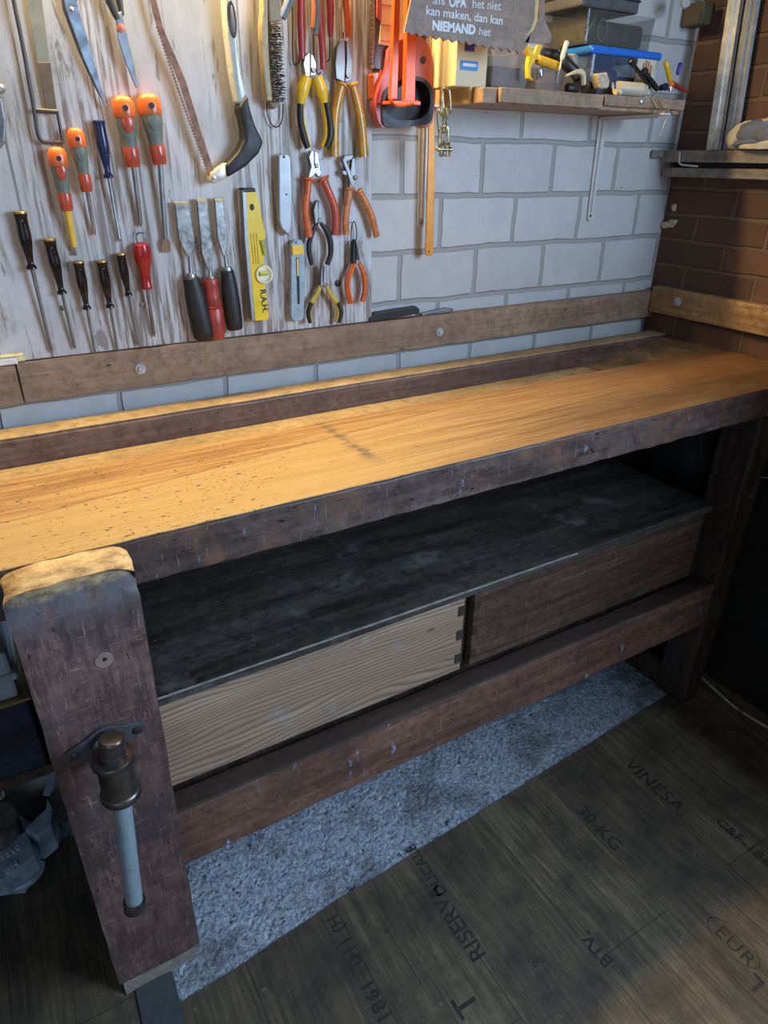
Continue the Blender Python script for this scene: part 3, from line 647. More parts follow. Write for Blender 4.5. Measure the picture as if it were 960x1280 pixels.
yellow = plain('yellow_plastic', (0.86, 0.52, 0.02), 0.3, 0, 0.08, 40)
whitep = plain('off_white_plastic', (0.62, 0.62, 0.58), 0.4, 0, 0.1, 40)
bluest = plain('blue_tinted_steel', (0.50, 0.58, 0.66), 0.28, 0.9, 0.15, 30)

G_SD = 'screwdrivers hanging on the tool board'
def peg(t, u, v, y0=-0.018, y1=-0.05):
    bm = BM(); p = W(u, v, y1); lathe(bm, (p.x, y0, p.z), (p.x, y1, p.z), [(0, .0014), (.9, .0014), (1, .0008)], 8, fd=Vector((0, 0, 1))); return link('hanging_nail', bm, steel_d, t, True)

def big_driver(top, col, tip, wpx, label, shaft_mat=None, kind='ph', inlay='oval'):
    y = -0.036; A, B, Cc = W(*top, y), W(*col, y), W(*tip, y - 0.0)
    Cc.y = -0.024
    r = rpx(*top, wpx, y); t = thing('screwdriver', label, 'screwdriver', hbase(A), G_SD)
    n = [(0, .45), (.03, .75), (.10, .98), (.22, 1.0), (.42, .92), (.58, .74), (.70, .66), (.74, .70), (.95, .66), (1, .58)]
    bm = BM(); lathe(bm, A, B, [(f, r * k) for f, k in n], 20, 0.8); h = link('handle', bm, gr_r, t, True)
    # orange crown around the grey grip, collar
    ax = (B - A)
    bm = BM(); lathe(bm, A - ax * 0.005, A + ax * 0.30, [(0, r * .47), (.10, r * .80), (.33, r * 1.02), (.9, r * 1.04), (1, r * .98)], 20, 0.82); link('handle_crown', bm, or_p, h, True)
    bm = BM(); lathe(bm, A + ax * .72, B + ax * .01, [(0, r * .70), (.1, r * .75), (.85, r * .71), (1, r * .58)], 16, 0.85); link('handle_collar', bm, rd_t, h, True)
    c = A + ax * 0.36; rr = r * 0.55
    bm = BM(); lathe(bm, A + ax * .22, A + ax * .52, [(0, rr * .2), (.15, rr * .75), (.5, rr), (.85, rr * .75), (1, rr * .2)], 16, 0.3)
    for v in bm.verts: v.co.y -= r * 0.68
    link('grip_inlay', bm, rd_t if inlay == 'oval' else gr_r, h, True)
    bm = BM(); q = A + ax * 0.17; lathe(bm, (q.x, q.y - r * .78, q.z), (q.x, q.y - r * .90, q.z), [(0, r * .27), (1, r * .25)], 14, fd=Vector((0, 0, 1))); link('hanging_hole', bm, blackp, h, True)
    rs = r * 0.24
    bm = BM()
    if shaft_mat: lathe(bm, B, B.lerp(Cc, .8), [(0, rs * 1.7), (1, rs * 1.5)], 12); link('insulation', bm, shaft_mat, t, True); bm = BM(); lathe(bm, B.lerp(Cc, .78), Cc, [(0, rs * .8), (.8, rs * .8), (1, rs * .7)], 12)
    elif kind == 'flat':
        lathe(bm, B, B.lerp(Cc, .86), [(0, rs), (1, rs)], 12)
        d = (Cc - B).normalized(); s = Vector((0, 1, 0)).cross(d).normalized(); a = B.lerp(Cc, .84)
        b = BM(); vs = []
        for (q, wd, th) in ((a, rs * 1.0, rs), (a.lerp(Cc, .35), rs * 1.9, rs * .7), (Cc, rs * 1.75, rs * .25)):
            vs.append([b.verts.new(q + s * sx * wd + Vector((0, sy * th, 0))) for sx, sy in ((-1, -1), (1, -1), (1, 1), (-1, 1))])
        for m, n_ in zip(vs, vs[1:]):
            for j in range(4): b.faces.new((m[j], m[(j + 1) % 4], n_[(j + 1) % 4], n_[j]))
        b.faces.new(vs[0][::-1]); b.faces.new(vs[-1]); merge(bm, b)
    else: lathe(bm, B, Cc, [(0, rs), (.93, rs), (.95, rs * .95), (1, rs * .25)], 12)
    link('blade', bm, steel, t, True); return t
big_driver((70, 184), (84, 263), (96, 320), 24, 'orange and grey screwdriver with yellow insulated blade', yl_s)
big_driver((93, 160), (109, 239), (120, 295), 22, 'orange and grey screwdriver with thin short plain blade, right of the yellow-bladed one', None, 'ph', 'grey')
big_driver((152, 120), (167, 208), (178, 284), 27, 'orange screwdriver with red oval grip inlay and plain steel blade')
big_driver((184, 117), (200, 205), (210, 316), 28, 'orange and grey screwdriver with the longest blade and wide flat tip', None, 'flat', 'grey')

def slim_driver(top, col, tip, wpx, label, mat, ring=None, flat=False, gold_screw=True):
    y = -0.032; A, B, Cc = W(*top, y), W(*col, y), W(*tip, -0.024)
    r = rpx(*top, wpx, y); t = thing('screwdriver', label, 'screwdriver', hbase(A), G_SD); ax = B - A
    n = [(0, .70), (.02, .96), (.08, .86), (.20, .84), (.38, .92), (.55, .80), (.72, .58), (.86, .46), (.91, .50), (.94, .72), (.985, .76), (1, .5)]
    bm = BM(); lathe(bm, A, B, [(f, r * k) for f, k in n], 18, 0.9); h = link('handle', bm, mat, t, True)
    if ring:
        bm = BM(); lathe(bm, A - ax * .035, A + ax * .02, [(0, r * .75), (.25, r * .98), (.75, r * 1.0), (1, r * .9)], 18, 0.9); link('end_ring', bm, ring, h, True)
        q = A + ax * .13; bm = BM(); lathe(bm, (q.x, q.y - r * .74, q.z), (q.x, q.y - r * .86, q.z), [(0, r * .16), (1, r * .12)], 10, fd=Vector((0, 0, 1))); link('brass_pin', bm, gold, h, True)
    rs = r * .25
    bm = BM(); lathe(bm, B, Cc, [(0, rs), (.94, rs), (.95, rs * 1.1 if not flat else rs), (1, rs * .4)], 10); link('blade', bm, steel_d if ring else steel, t, True); return t
slim_driver((123, 150), (136, 223), (150, 302), 17, 'navy blue screwdriver between the orange-handled ones', navy)
K = 'black lacquered gold-ringed screwdriver, '
slim_driver((25, 266), (40, 337), (65, 440), 19, K + 'leftmost and largest of the five in the lower row', dkw, gold)
slim_driver((62, 300), (78, 368), (94, 436), 17, K + 'second from the left in the lower row', dkw, gold)
slim_driver((98, 328), (109, 387), (119, 441), 15, K + 'middle of the five in the lower row', dkw, gold)
slim_driver((127, 327), (138, 385), (147, 438), 15, K + 'fourth from the left in the lower row', dkw, gold)
slim_driver((151, 318), (161, 370), (173, 432), 13, K + 'thinnest one, beside the clear red screwdriver', dkw, gold)
# red pear shaped one
A, B, Cc = W(176, 303, -.034), W(184, 361, -.030), W(193, 421, -.024); r = rpx(178, 315, 23)
t = thing('screwdriver', 'clear red screwdriver with a bulbous pear-shaped handle', 'screwdriver', hbase(A), G_SD)
bm = BM(); lathe(bm, A, B, [(0, r * .45), (.05, r * .85), (.2, r), (.38, r * .95), (.55, r * .68), (.7, r * .56), (.92, r * .56), (.95, r * .66), (1, r * .6)], 12, .85); link('handle', bm, redb, t, True)
bm = BM(); lathe(bm, B, Cc, [(0, r * .2), (.92, r * .2), (1, r * .08)], 10); link('blade', bm, steel_d, t, True)
bm = BM(); tube(bm, [W(172, 304, -.03), W(170, 297, -.03), W(173, 291, -.03), W(180, 292, -.026)], 0.0008, 8); link('hanging_loop', bm, blackw, t, True)

# chisels
def chisel(blade, neck, fer, hend, bw, hw, mat, label, ribs=False):
    y = -0.032
    (xl, xr, yt) = blade; t = thing('wood_chisel', label, 'chisel', hbase(W(*hend, y)), 'chisels on the tool board')
    nx, ny = neck; bot = ny - 22
    dx = (nx - (xl + xr) / 2) * ((bot - yt) / (ny - yt))
    P = [(xl, yt), (xr, yt + 1), (xr + dx + 1, bot), (nx + 2.4, ny), (nx - 2.4, ny), (xl + dx - 1, bot)]
    bm = BM(); pprism(bm, P, -0.034, -0.029, 0.0012); b = link('blade', bm, plain('worn_chisel_steel', (0.30, 0.29, 0.27), 0.38, 0.9, 0.55, 70), t)
    bm = BM(); pprism(bm, [(xl, yt), (xr, yt + 1), (xr + .3, yt + 5), (xl + .3, yt + 4)], -0.0345, -0.029, 0.0003); link('cutting_edge', bm, gold, b)  # gold tone stands in for warm lamp light on the bevel
    N, F, H = W(nx, ny - 2, -.0315), W(*fer, -.033), W(*hend, -.036)
    rr = rpx(*fer, 6)
    bm = BM(); lathe(bm, N, F, [(0, rr * .85), (.3, rr * .7), (.75, rr * .85), (.8, rr * 1.9), (1, rr * 2.1)], 14); link('neck', bm, steel, t, True)
    r = rpx(*hend, hw)
    pr = [(-.02, r * .55), (0, r * .72), (.12, r * .80), (.3, r * .93), (.55, r * 1.0), (.85, r * .98), (.97, r * .92), (1, r * .75)]
    if ribs: pr = [(0, r * .7), (.05, r * .86), (.12, r * .80), (.3, r * .84), (.42, r * .96), (.44, r * .88), (.46, r), (.48, r * .9), (.5, r), (.9, r * .98), (1, r * .8)]
    bm = BM(); lathe(bm, F, H, pr, 14 if not ribs else 10, .8); link('handle', bm, mat, t, True)
redch = plain('worn_red_handle', (0.33, 0.045, 0.03), 0.35, 0, 0.25, 40)
chisel((218, 236, 252), (237, 322), (239, 348), (256, 423), 18, 27, blackp, 'widest wood chisel with black handle, left of the red-handled chisel')
chisel((246, 259, 248), (262, 338), (263, 348), (272, 423), 13, 22, redch, 'wood chisel with worn red ribbed handle', True)
chisel((268, 279, 247), (281, 320), (284, 338), (294, 412), 11, 21, blackp, 'narrow wood chisel with black handle, right of the red-handled chisel')

# spirit level
t = thing('spirit_level', 'yellow torpedo spirit level with round vial, initials written on it', 'spirit level', hbase(W(322, 400, -.03)))
lvy = plain('level_yellow', (0.85, 0.60, 0.02), 0.35, 0, 0.1, 40)
bm = BM(); pprism(bm, [(307, 240), (320, 238), (331, 288), (332, 297), (329, 303), (331, 350), (336, 394), (335, 400), (319, 401), (309, 290)], -0.038, -0.021, 0.0012, 2); bd = link('body', bm, lvy, t)
bm = BM(); pprism(bm, [(303, 238), (308, 236), (310, 290), (319, 401), (315, 400), (306, 300)], -0.0385, -0.0185, 0.0006); link('base_rail', bm, plain('grey_alloy', (0.33, 0.34, 0.35), .4, .7), t)
bm = BM(); pprism(bm, [(303, 235), (319, 235), (320, 240), (304, 241)], -0.0388, -0.0185, 0.001); link('end_cap', bm, blackp, t)
for k in range(3):
    bm = BM(); pprism(bm, [(313 + 3.6 * k, 292), (314.6 + 3.6 * k, 292), (318.6 + 3 * k, 330), (317.2 + 3 * k, 330)], -0.0392, -0.0375, 0.0003); link('rib', bm, plain('level_yellow_dark', (0.68, 0.45, 0.01), .4), bd)
bm = BM(); p = W(315, 259, -.0382); lathe(bm, p, p + Vector((0, -.0008, 0)), [(0, .0045), (1, .0042)], 14, fd=Vector((0, 0, 1)))
for v in bm.verts: v.co.z = p.z + (v.co.z - p.z) * 1.3
link('hanging_hole', bm, blackp, bd)
def vialgreen(): return plain('green_vial', (0.42, 0.50, 0.10), 0.08, 0, 0.1)
bm = BM(); tube(bm, [W(327, 300, -.039), W(331, 318, -.039)], .0042, 12, smooth=False); link('plumb_vial', bm, vialgreen(), t, True)
bm = BM(); c = W(330, 343, -.039); n = 28
b = BM(); lathe(b, c + Vector((0, .012, 0)), c + Vector((0, -.004, 0)), [(0, .017), (1, .017), (1.01, .0135), (.8, .0125)], 28, fd=Vector((0, 0, 1))); merge(bm, b)
link('vial_ring', bm, plain('cream_ring', (0.80, 0.74, 0.50), .4), t, True)
bm = BM(); tube(bm, [W(325, 342, -.0415), W(335, 341, -.0415)], .0048, 12, smooth=False); link('level_vial', bm, vialgreen(), t, True)
mt = text_bm('R.A.H.', 0.017, frame(W(325, 362, -.0384), W(329.5, 398, -.0384) - W(325, 362, -.0384), Vector((1, 0, 0.1))), .0002, 1.0, .0004)
link('written_initials', mt, blackp, bd)

# retractable blue knife
t = thing('utility_knife', 'blue-grey snap-off utility knife with yellow slider button', 'knife', hbase(W(372, 400, -.03)), 'knives on the tool board')
bm = BM(); pprism(bm, [(364, 305), (368, 300), (377, 300), (381, 306), (382, 345), (380, 396), (377, 401), (366, 401), (364, 396)], -.036, -.024, .002, 2); bd = link('body', bm, plain('blue_grey_plastic', (0.33, 0.42, 0.48), .35), t)
bm = BM(); pprism(bm, [(370, 322), (374, 322), (375, 380), (372, 380)], -.0368, -.035, .0003); link('slot', bm, blackp, bd)
bm = BM(); pprism(bm, [(371, 323), (373.5, 323), (374, 345), (371.5, 345)], -.0374, -.036, .0002); link('blade_carrier', bm, yl_s, bd)
bm = BM(); pprism(bm, [(365, 307), (379, 307), (380, 318), (366, 319)], -.041, -.034, .001, 2); link('slider_button', bm, yellow, t)
bm = BM(); p = W(370, 303, -.0362); lathe(bm, p, p + Vector((0, -.0008, 0)), [(0, .002), (1, .0018)], 10, fd=Vector((0, 0, 1))); link('hanging_hole', bm, blackp, bd)
# grey metal knife
t = thing('utility_knife', 'plain silver-grey metal knife with slanted lower end', 'knife', hbase(W(357, 296, -.03)), 'knives on the tool board')
bm = BM(); pprism(bm, [(348, 195), (351, 192), (360, 192), (364, 196), (366, 240), (365, 284), (362, 295), (352, 286), (349, 276)], -.038, -.022, .0025, 2); bd = link('body', bm, plain('brushed_alloy', (0.36, 0.37, 0.38), .45, .5, .12, 40), t)
for q in ((355, 196, .0026), (358, 243, .0018)):
    bm = BM(); p = W(q[0], q[1], -.0382); lathe(bm, p, p + Vector((0, -.0008, 0)), [(0, q[2]), (1, q[2] * .9)], 10, fd=Vector((0, 0, 1))); link('body_hole', bm, blackp, bd)

# pliers
G_PL = 'pliers hanging on the tool board'
def pliers(label, jaws, jaw_mat, pivot, handles, hmat, name='pliers', flanges=None, inner=None, cat='pliers', group=G_PL, jy=(-.040, -.028)):
    c = W(*pivot, -.034); t = thing(name, label, cat, hbase(c), group)
    for i, P in enumerate(jaws):
        bm = BM(); pprism(bm, P, jy[0] + .001 * i, jy[1], .0015, 2); link('jaw', bm, jaw_mat, t)
    pv = BM(); lathe(pv, (c.x, -.032, c.z), (c.x, jy[0] - .002, c.z), [(0, .0045), (.85, .0045), (1, .003)], 14, fd=Vector((0, 0, 1))); link('pivot', pv, steel_d, t, True)
    for i, (pts, ws) in enumerate(handles):
        P = [W(*q, -.034) for q in pts]
        R = [rpx(*q, k, -.034) for q, k in zip(pts, ws)]
        bm = BM(); tube(bm, P, R, 12, .75); h = link('handle', bm, hmat[i] if isinstance(hmat, (list, tuple)) else hmat, t, True)
        if inner:
            im, off, k = inner; s = -1 if i == 0 else 1
            bm = BM(); tube(bm, [p + Vector((s * off[1] * mpp(400, 150), -.0035, 0)) for p in P[off[0]:]], [r_ * k for r_ in R[off[0]:]], 10, .9); link('grip_inlay', bm, im, h, True)
        if flanges:
            f = flanges; p = P[0]; d = (P[1] - P[0]).normalized(); q = p + d * .002
            bm = BM(); lathe(bm, q - d * .002, q + d * .0035, [(0, R[0] * f * .7), (.3, R[0] * f), (.8, R[0] * f * .95), (1, R[0] * f * .6)], 16, .7); link('guard', bm, hmat[i] if isinstance(hmat, (list, tuple)) else hmat, h, True)
    return t
pliers('side cutters with chunky yellow and black grips', [[(379, 80), (381, 70), (386, 65), (388, 66), (388, 96), (382, 96)], [(388, 66), (392, 69), (396, 80), (395, 94), (388, 96)]], steel, (390, 88),
       [([(384, 96), (379, 112), (376, 130), (376, 150), (380, 170), (385, 185)], [12, 15, 9, 9, 10, 8]), ([(396, 96), (401, 112), (405, 128), (409, 150), (410, 170), (405, 185)], [12, 15, 9, 10, 11, 9])], [yellow, yellow],
       inner=(blackp, (2, 1.5), .85))
pliers('combination pliers with long translucent amber grips', [[(421, 60), (426, 50), (431, 48), (432, 78), (431, 104), (420, 98), (419, 80)], [(433, 50), (437, 56), (441, 78), (440, 100), (431, 104), (433, 78)]], steel_d, (433, 95),
       [([(428, 104), (424, 118), (419, 145), (418, 170), (418, 196)], [9, 10, 11, 11, 11]), ([(440, 104), (444, 118), (450, 145), (453, 170), (455, 196)], [9, 10, 11, 11, 11])], amber, flanges=1.7)
pliers('pliers with glossy red-orange insulated grips and flared guards', [[(386, 196), (389, 188), (393, 188), (393, 205), (396, 216), (390, 222), (385, 222), (389, 208)], [(393, 188), (398, 191), (400, 204), (402, 218), (398, 222), (393, 214)]], steel, (394, 207),
       [([(386, 222), (384, 240), (382, 262), (384, 280), (387, 296)], [9, 9, 9, 9, 9]), ([(403, 222), (410, 238), (417, 256), (420, 274), (419, 294)], [9, 9, 9, 9, 9])], [oran_r, rd_t], flanges=1.8)
pliers('small black-handled side cutters below the red-orange pliers', [[(392, 262), (395, 252), (398, 250), (399, 278), (394, 280)], [(398, 250), (402, 254), (404, 268), (402, 279), (397, 281)]], steel_d, (398, 275),
       [([(396, 279), (390, 292), (386, 306), (387, 320), (390, 331)], [4, 6, 6, 6, 5]), ([(401, 279), (409, 290), (413, 304), (413, 318), (409, 331)], [4, 7, 7, 6, 6])], blackp)
pliers('small long-nose pliers with yellow and black curved grips', [[(401, 350), (402, 335), (404, 331), (404, 357), (401, 360)], [(405, 331), (408, 338), (409, 352), (407, 360), (404, 357)]], steel, (404, 355),
       [([(400, 357), (397, 366), (390, 378), (386, 390), (388, 403)], [5, 6, 7, 7, 6]), ([(408, 357), (412, 366), (420, 378), (424, 390), (421, 403)], [5, 6, 7, 7, 6])], [plain('olive_yellow', (0.52, 0.38, 0.06), .35)] * 2, inner=(blackp, (2, 1.6), .75))
pliers('wire stripper with amber-orange grips, hanging over the board edge', [[(428, 200), (431, 194), (442, 193), (441, 199), (434, 202), (444, 228), (440, 234)], [(440, 198), (444, 197), (446, 222), (444, 234), (437, 236), (437, 222)], [(428, 212), (435, 214), (434, 220), (428, 218)]], steel_d, (443, 222),
       [([(437, 234), (436, 246), (433, 264), (432, 280), (433, 293)], [8, 8, 8, 8, 8]), ([(448, 238), (454, 248), (462, 264), (467, 280), (471, 296)], [8, 8, 8, 8, 7])], brass_t, name='wire_stripper', flanges=1.5, jy=(-.038, -.028))
t6 = pliers('needle-nose pliers with black jaws and orange curved grips, lowest right on the board', [[(441, 318), (442, 303), (444, 299), (445, 330), (441, 330)], [(445, 299), (448, 312), (450, 328), (445, 330)]], blackw, (445, 327),
       [([(442, 329), (438, 338), (434, 350), (434, 362), (438, 379)], [5, 6, 6, 6, 6]), ([(449, 329), (454, 340), (456, 352), (456, 364), (453, 377)], [5, 6, 6, 6, 6])], [oran_r, oran_r], inner=(or_p, (0, -1.5), .6))
# wires and hooks the tools hang from
def wire(px, label, y=-.026, r=.0011, mat=None):
    bm = BM(); tube(bm, [W(u, v, y) for u, v in px], r, 8)
    return single('wire_hook', bm, mat or blackw, label, 'hook', 'wire hooks on the tool board', True)
wire([(443, 330), (439, 312), (439, 290), (441, 278), (444, 279), (446, 292), (445, 300)], 'tall thin wire loop above the needle-nose pliers')
wire([(333, 110), (334, 140), (340, 156), (348, 158), (353, 148), (354, 130)], 'drooping black wire loop under the wire brush')
wire([(366, 0), (366, 72), (370, 80), (374, 76), (376, 60)], 'black wire hook left of the hanging dark red grips')
wire([(392, 45), (393, 75), (397, 92), (401, 90)], 'thin black wire between two dark red grips')
wire([(412, 45), (412, 72), (408, 77)], 'short black wire hook below the dark red grip second from the right')
wire([(429, 40), (430, 52), (434, 62)], 'short wire hook holding the amber pliers')

# large pliers whose grips hang into view from above
pliers('large pliers with two long dark red dipped grips, jaws pointing up', [[(380, -60), (388, -95), (392, -95), (392, -40), (382, -35)], [(393, -95), (398, -70), (398, -40), (390, -36)]], steel_d, (389, -45),
       [([(384, -38), (377, -15), (376, 20), (377, 50), (378, 74)], [7, 8, 9, 9, 7]), ([(392, -38), (397, -10), (400, 30), (403, 62), (404, 87)], [7, 8, 8, 8, 7])], redp)
pliers('pliers with one dark red and one bright orange-red straight grip', [[(414, -60), (420, -90), (424, -90), (424, -36), (416, -33)], [(425, -90), (430, -66), (430, -38), (423, -35)]], steel_d, (422, -45),
       [([(417, -38), (412, -18), (413, 10), (413, 30), (413, 46)], [7, 9, 9, 8, 6]), ([(425, -38), (430, -15), (433, 10), (435, 30), (436, 47)], [7, 9, 8, 8, 7])], [redp, oran_r])
A = W(393, -50, -.040); Bq = W(394, 45, -.040)
t = thing('screwdriver', 'tool with orange and grey-green grip end hanging between dark red pliers grips', 'screwdriver', hbase(A))
bm = BM(); tube(bm, [A, W(395, -10, -.044), W(396, 20, -.044), W(394, 44, -.044)], [rpx(393, 10, 10), rpx(393, 10, 10), rpx(393, 10, 9), rpx(393, 10, 7)], 12, .8); h = link('handle', bm, gr_r, t, True)
bm = BM(); tube(bm, [W(391, -45, -.050), W(392, -10, -.050), W(392, 20, -.050), W(391, 34, -.048)], [rpx(393, 10, 5)] * 4, 10, .8); link('grip_inlay', bm, or_p, h, True)

# wire brush
t = thing('wire_brush', 'wooden wire brush with grey steel bristles', 'brush', hbase(W(345, 140, -.03)))
bw = wood('pale_brush_wood', (0.48, 0.34, 0.16), (0.72, 0.57, 0.32), 2, 5, 60, .5, .4)
bm = BM(); pprism(bm, [(327, -60), (334, -60), (335, 20), (336, 60), (338, 95), (341, 126), (334, 126), (330, 90), (327, 50), (327, 30), (329, 10)], -.050, -.030, .002, 2); h = link('handle', bm, bw, t)
bm = BM(); pprism(bm, [(334, -60), (350, -60), (352, 10), (352, 26), (337, 28), (336, 10)], -.046, -.024, .002); link('wooden_back', bm, plain('grey_brown_wood', (0.36, 0.28, 0.19), .6, 0, .2, 60, .2), t)
bm = BM(); pprism(bm, [(335, 26), (345, 26), (350, 130), (344, 137), (337, 130)], -.040, -.022, .002); link('bristle_block', bm, plain('brush_block_wood', (0.30, 0.23, 0.16), .6), t)
bm = BM(); random.seed(3)
for i in range(30):
    v = 29 + i * 3.35; u0 = 337 + i * .17
    for j in range(8):
        uu = u0 + (j % 4) * 3.2 + random.uniform(-.6, .6); yy = -.042 - .004 * (j // 4)
        p = W(uu, v + random.uniform(-1, 1), yy); q = W(uu + 4 + random.uniform(-1.5, 3), v + random.uniform(-1.5, 2.5), -.058 + random.uniform(-.002, .002))
        tube(bm, [p, q], [.0010, .0007], 4, smooth=False)
o = link('bristles', bm, plain('grey_bristle_wire', (0.17, 0.16, 0.15), .5, .5, .4, 80), t); o['kind'] = 'stuff'

# bow saw with white frame and black grip
t = thing('bow_saw', 'white and black handled bow saw with a rusty blade', 'saw', hbase(W(300, 210, -.035)))
bm = BM(); pprism(bm, [(279, -40), (290, -40), (296, 20), (298, 60), (302, 90), (309, 119), (302, 131), (297, 128), (290, 90), (284, 40)], -.052, -.026, .004, 3); fr_ = link('frame', bm, plain('pale_grey_lacquer', (0.50, 0.52, 0.49), .3, .1, .08), t, True)
bm = BM(); pprism(bm, [(310, 118), (313, 135), (319, 155), (330, 178), (324, 192), (308, 208), (285, 222), (283, 206), (298, 190), (306, 174), (305, 158), (299, 134), (303, 126)], -.056, -.024, .005, 3); link('grip', bm, blackp, t, True)
bm = BM(); pprism(bm, [(284, 203), (286, 221), (268, 230), (263, 226), (264, 216)], -.050, -.028, .002, 2); link('blade_holder', bm, plain('cream_metal', (0.62, 0.58, 0.45), .35, .3), t, True)
bm = BM(); lathe(bm, W(267, 222, -.05), W(267, 222, -.05) + Vector((0, -.004, 0)), [(0, .004), (.8, .004), (1, .002)], 12, fd=Vector((0, 0, 1))); link('blade_pin', bm, zinc, t, True)
bm = BM(); c = W(290, 24, -.0525)
lathe(bm, c, c + Vector((0, -.0015, 0)), [(0, .009), (1, .0085)], 20, fd=Vector((0, 0, 1)))
for v in bm.verts: d = v.co - c; v.co = c + Vector((d.x * .85 - d.z * .12, d.y, d.z * 2.9))
link('frame_hole', bm, blackp, fr_, True)
bm = BM(); c = W(291, 24, -.054)
lathe(bm, c, c + Vector((0, -.001, 0)), [(0, .006), (1, .0055)], 20, fd=Vector((0, 0, 1)))
for v in bm.verts: d = v.co - c; v.co = c + Vector((d.x * .5 - d.z * .12, d.y, d.z * 3.2))
link('hole_lining', bm, plain('board_glimpse_grey', (0.22, 0.21, 0.19), .6), fr_, True)
bm = BM(); L_ = [(182, -20), (190, -20), (200, 18), (204, 35), (232, 100), (250, 160), (267, 212), (266, 226), (262, 222), (242, 160), (224, 104), (196, 34)]
pprism(bm, L_, -.040, -.0385, .0003); link('blade', bm, rusty, t)
bm = BM()
for k in range(46):
    f = k / 46; u = 197 + (263 - 197) * f; v = 34 + (222 - 34) * f + 3 * math.sin(f * 3)
    pprism(bm, [(u - 2.4, v), (u + 1.2, v - 2), (u + 1.2, v + 3)], -.0405, -.0382)
link('teeth', bm, rusty, t)

# shear blade, small shears, hacksaw outline, brown blade
t = thing('hedge_shears', 'long pointed bluish steel shear blade with a bright rivet', 'shears', hbase(W(133, 134, -.03)), 'shears hanging point down')
bm = BM(); pprism(bm, [(75, -30), (95, -30), (97, 6), (116, 70), (134, 134), (132, 134), (104, 72), (82, 10)], -.036, -.031, .0008); link('blade', bm, bluest, t)
bm = BM(); pprism(bm, [(73, -30), (79, -30), (84, 10), (100, 60), (118, 98), (133, 135), (116, 104), (98, 64), (78, 10)], -.031, -.027, .0005); link('rear_blade', bm, steel_d, t)
bm = BM(); p = W(90, 12, -.036); lathe(bm, p, p + Vector((0, -.003, 0)), [(0, .0032), (.6, .0032), (1, .0015)], 12, fd=Vector((0, 0, 1))); link('rivet', bm, zinc, t, True)
t = thing('garden_shears', 'small dark shears with a coral dot at the pivot', 'shears', hbase(W(172, 110, -.03)), 'shears hanging point down')
bm = BM(); pprism(bm, [(144, 18), (152, 14), (158, 40), (166, 75), (173, 110), (170, 110), (158, 80), (148, 50)], -.038, -.034, .0008); link('blade', bm, plain('grey_shear_steel', (0.30, 0.31, 0.33), .35, .85), t)
bm = BM(); tube(bm, [W(126, -30, -.04), W(138, 2, -.04), W(147, 24, -.038)], [rpx(140, 0, 13), rpx(140, 0, 12), rpx(140, 0, 7)], 10, .7); link('handle', bm, plain('olive_black_grip', (0.07, 0.065, 0.045), .5), t, True)
bm = BM(); tube(bm, [W(145, -30, -.034), W(149, 0, -.034), W(153, 20, -.034)], [rpx(140, 0, 10), rpx(140, 0, 9), rpx(140, 0, 5)], 10, .7); link('handle', bm, plain('olive_black_grip', (0.07, 0.065, 0.045), .5), t, True)
bm = BM(); p = W(151, 35, -.038); lathe(bm, p, p + Vector((0, -.003, 0)), [(0, .0062), (.7, .0062), (1, .004)], 14, fd=Vector((0, 0, 1))); link('pivot_cap', bm, plain('coral_cap', (0.85, 0.22, 0.10), .4), t, True)
t = thing('hacksaw', 'junior hacksaw frame of bent dark rod hanging at the far left', 'saw', hbase(W(60, 178, -.03)))
bm = BM(); tube(bm, [W(u, v, -.032) for u, v in ((14, -30), (17, 0), (27, 50), (36, 100), (43, 140), (47, 165), (52, 176), (62, 178), (78, 178))], .0030, 10); link('frame', bm, plain('dark_rod', (0.085, 0.08, 0.08), .45, .5), t, True)
bm = BM(); tube(bm, [W(79, 179, -.032), W(71, 138, -.032)], .0024, 10, smooth=False); link('blade_clip', bm, plain('dark_rod', (0, 0, 0)), t, True)
bm = BM(); tube(bm, [W(45, 138, -.032), W(72, 140, -.032)], .0036, 10, smooth=False); link('cross_bar', bm, plain('dark_rod', (0, 0, 0)), t, True)
t = thing('saw_blade', 'wide bronze-coloured steel blade with a darker brown lower end', 'saw', hbase(W(62, 136, -.03)))
bm = BM(); pprism(bm, [(30, -40), (50, -40), (53, 5), (63, 80), (47, 80), (34, 5)], -.027, -.0245, .0004); link('blade', bm, plain('bronzed_steel', (0.42, 0.36, 0.24), .45, .5, .2, 30), t)
bm = BM(); pprism(bm, [(47, 78), (63, 78), (71, 136), (58, 136)], -.0275, -.024, .0004); link('blade_end', bm, plain('brown_varnish', (0.22, 0.14, 0.07), .5, .1, .25, 60), t)
t = thing('pincers', 'dark steel tool with a silver knob, cut off by the left picture edge', 'pliers', hbase(W(0, 185, -.03)))
bm = BM(); pprism(bm, [(-25, 120), (2, 120), (8, 150), (7, 178), (0, 187), (-25, 187)], -.040, -.024, .003, 2); link('body', bm, steel_d, t)
bm = BM(); p = W(0, 111, -.034); lathe(bm, p + Vector((0, .008, 0)), p + Vector((0, -.008, 0)), [(0, .004), (.3, .007), (.7, .007), (1, .003)], 14, fd=Vector((0, 0, 1))); link('knob', bm, zinc, t, True)
t = thing('file', 'grey-tipped handle end hanging right above the wire brush', 'file', hbase(W(353, 25, -.03)))
bm = BM(); tube(bm, [W(372, -20, -.04), W(363, 3, -.04), W(353, 22, -.04)], [rpx(355, 10, 8), rpx(355, 10, 9), rpx(355, 10, 8)], 12, .8); link('handle', bm, gr_r, t, True)
bm = BM(); tube(bm, [W(366, -20, -.043), W(357, 5, -.043), W(350, 20, -.043)], [rpx(355, 10, 5)] * 3, 12, .8); link('grip_stripe', bm, whitep, t, True)

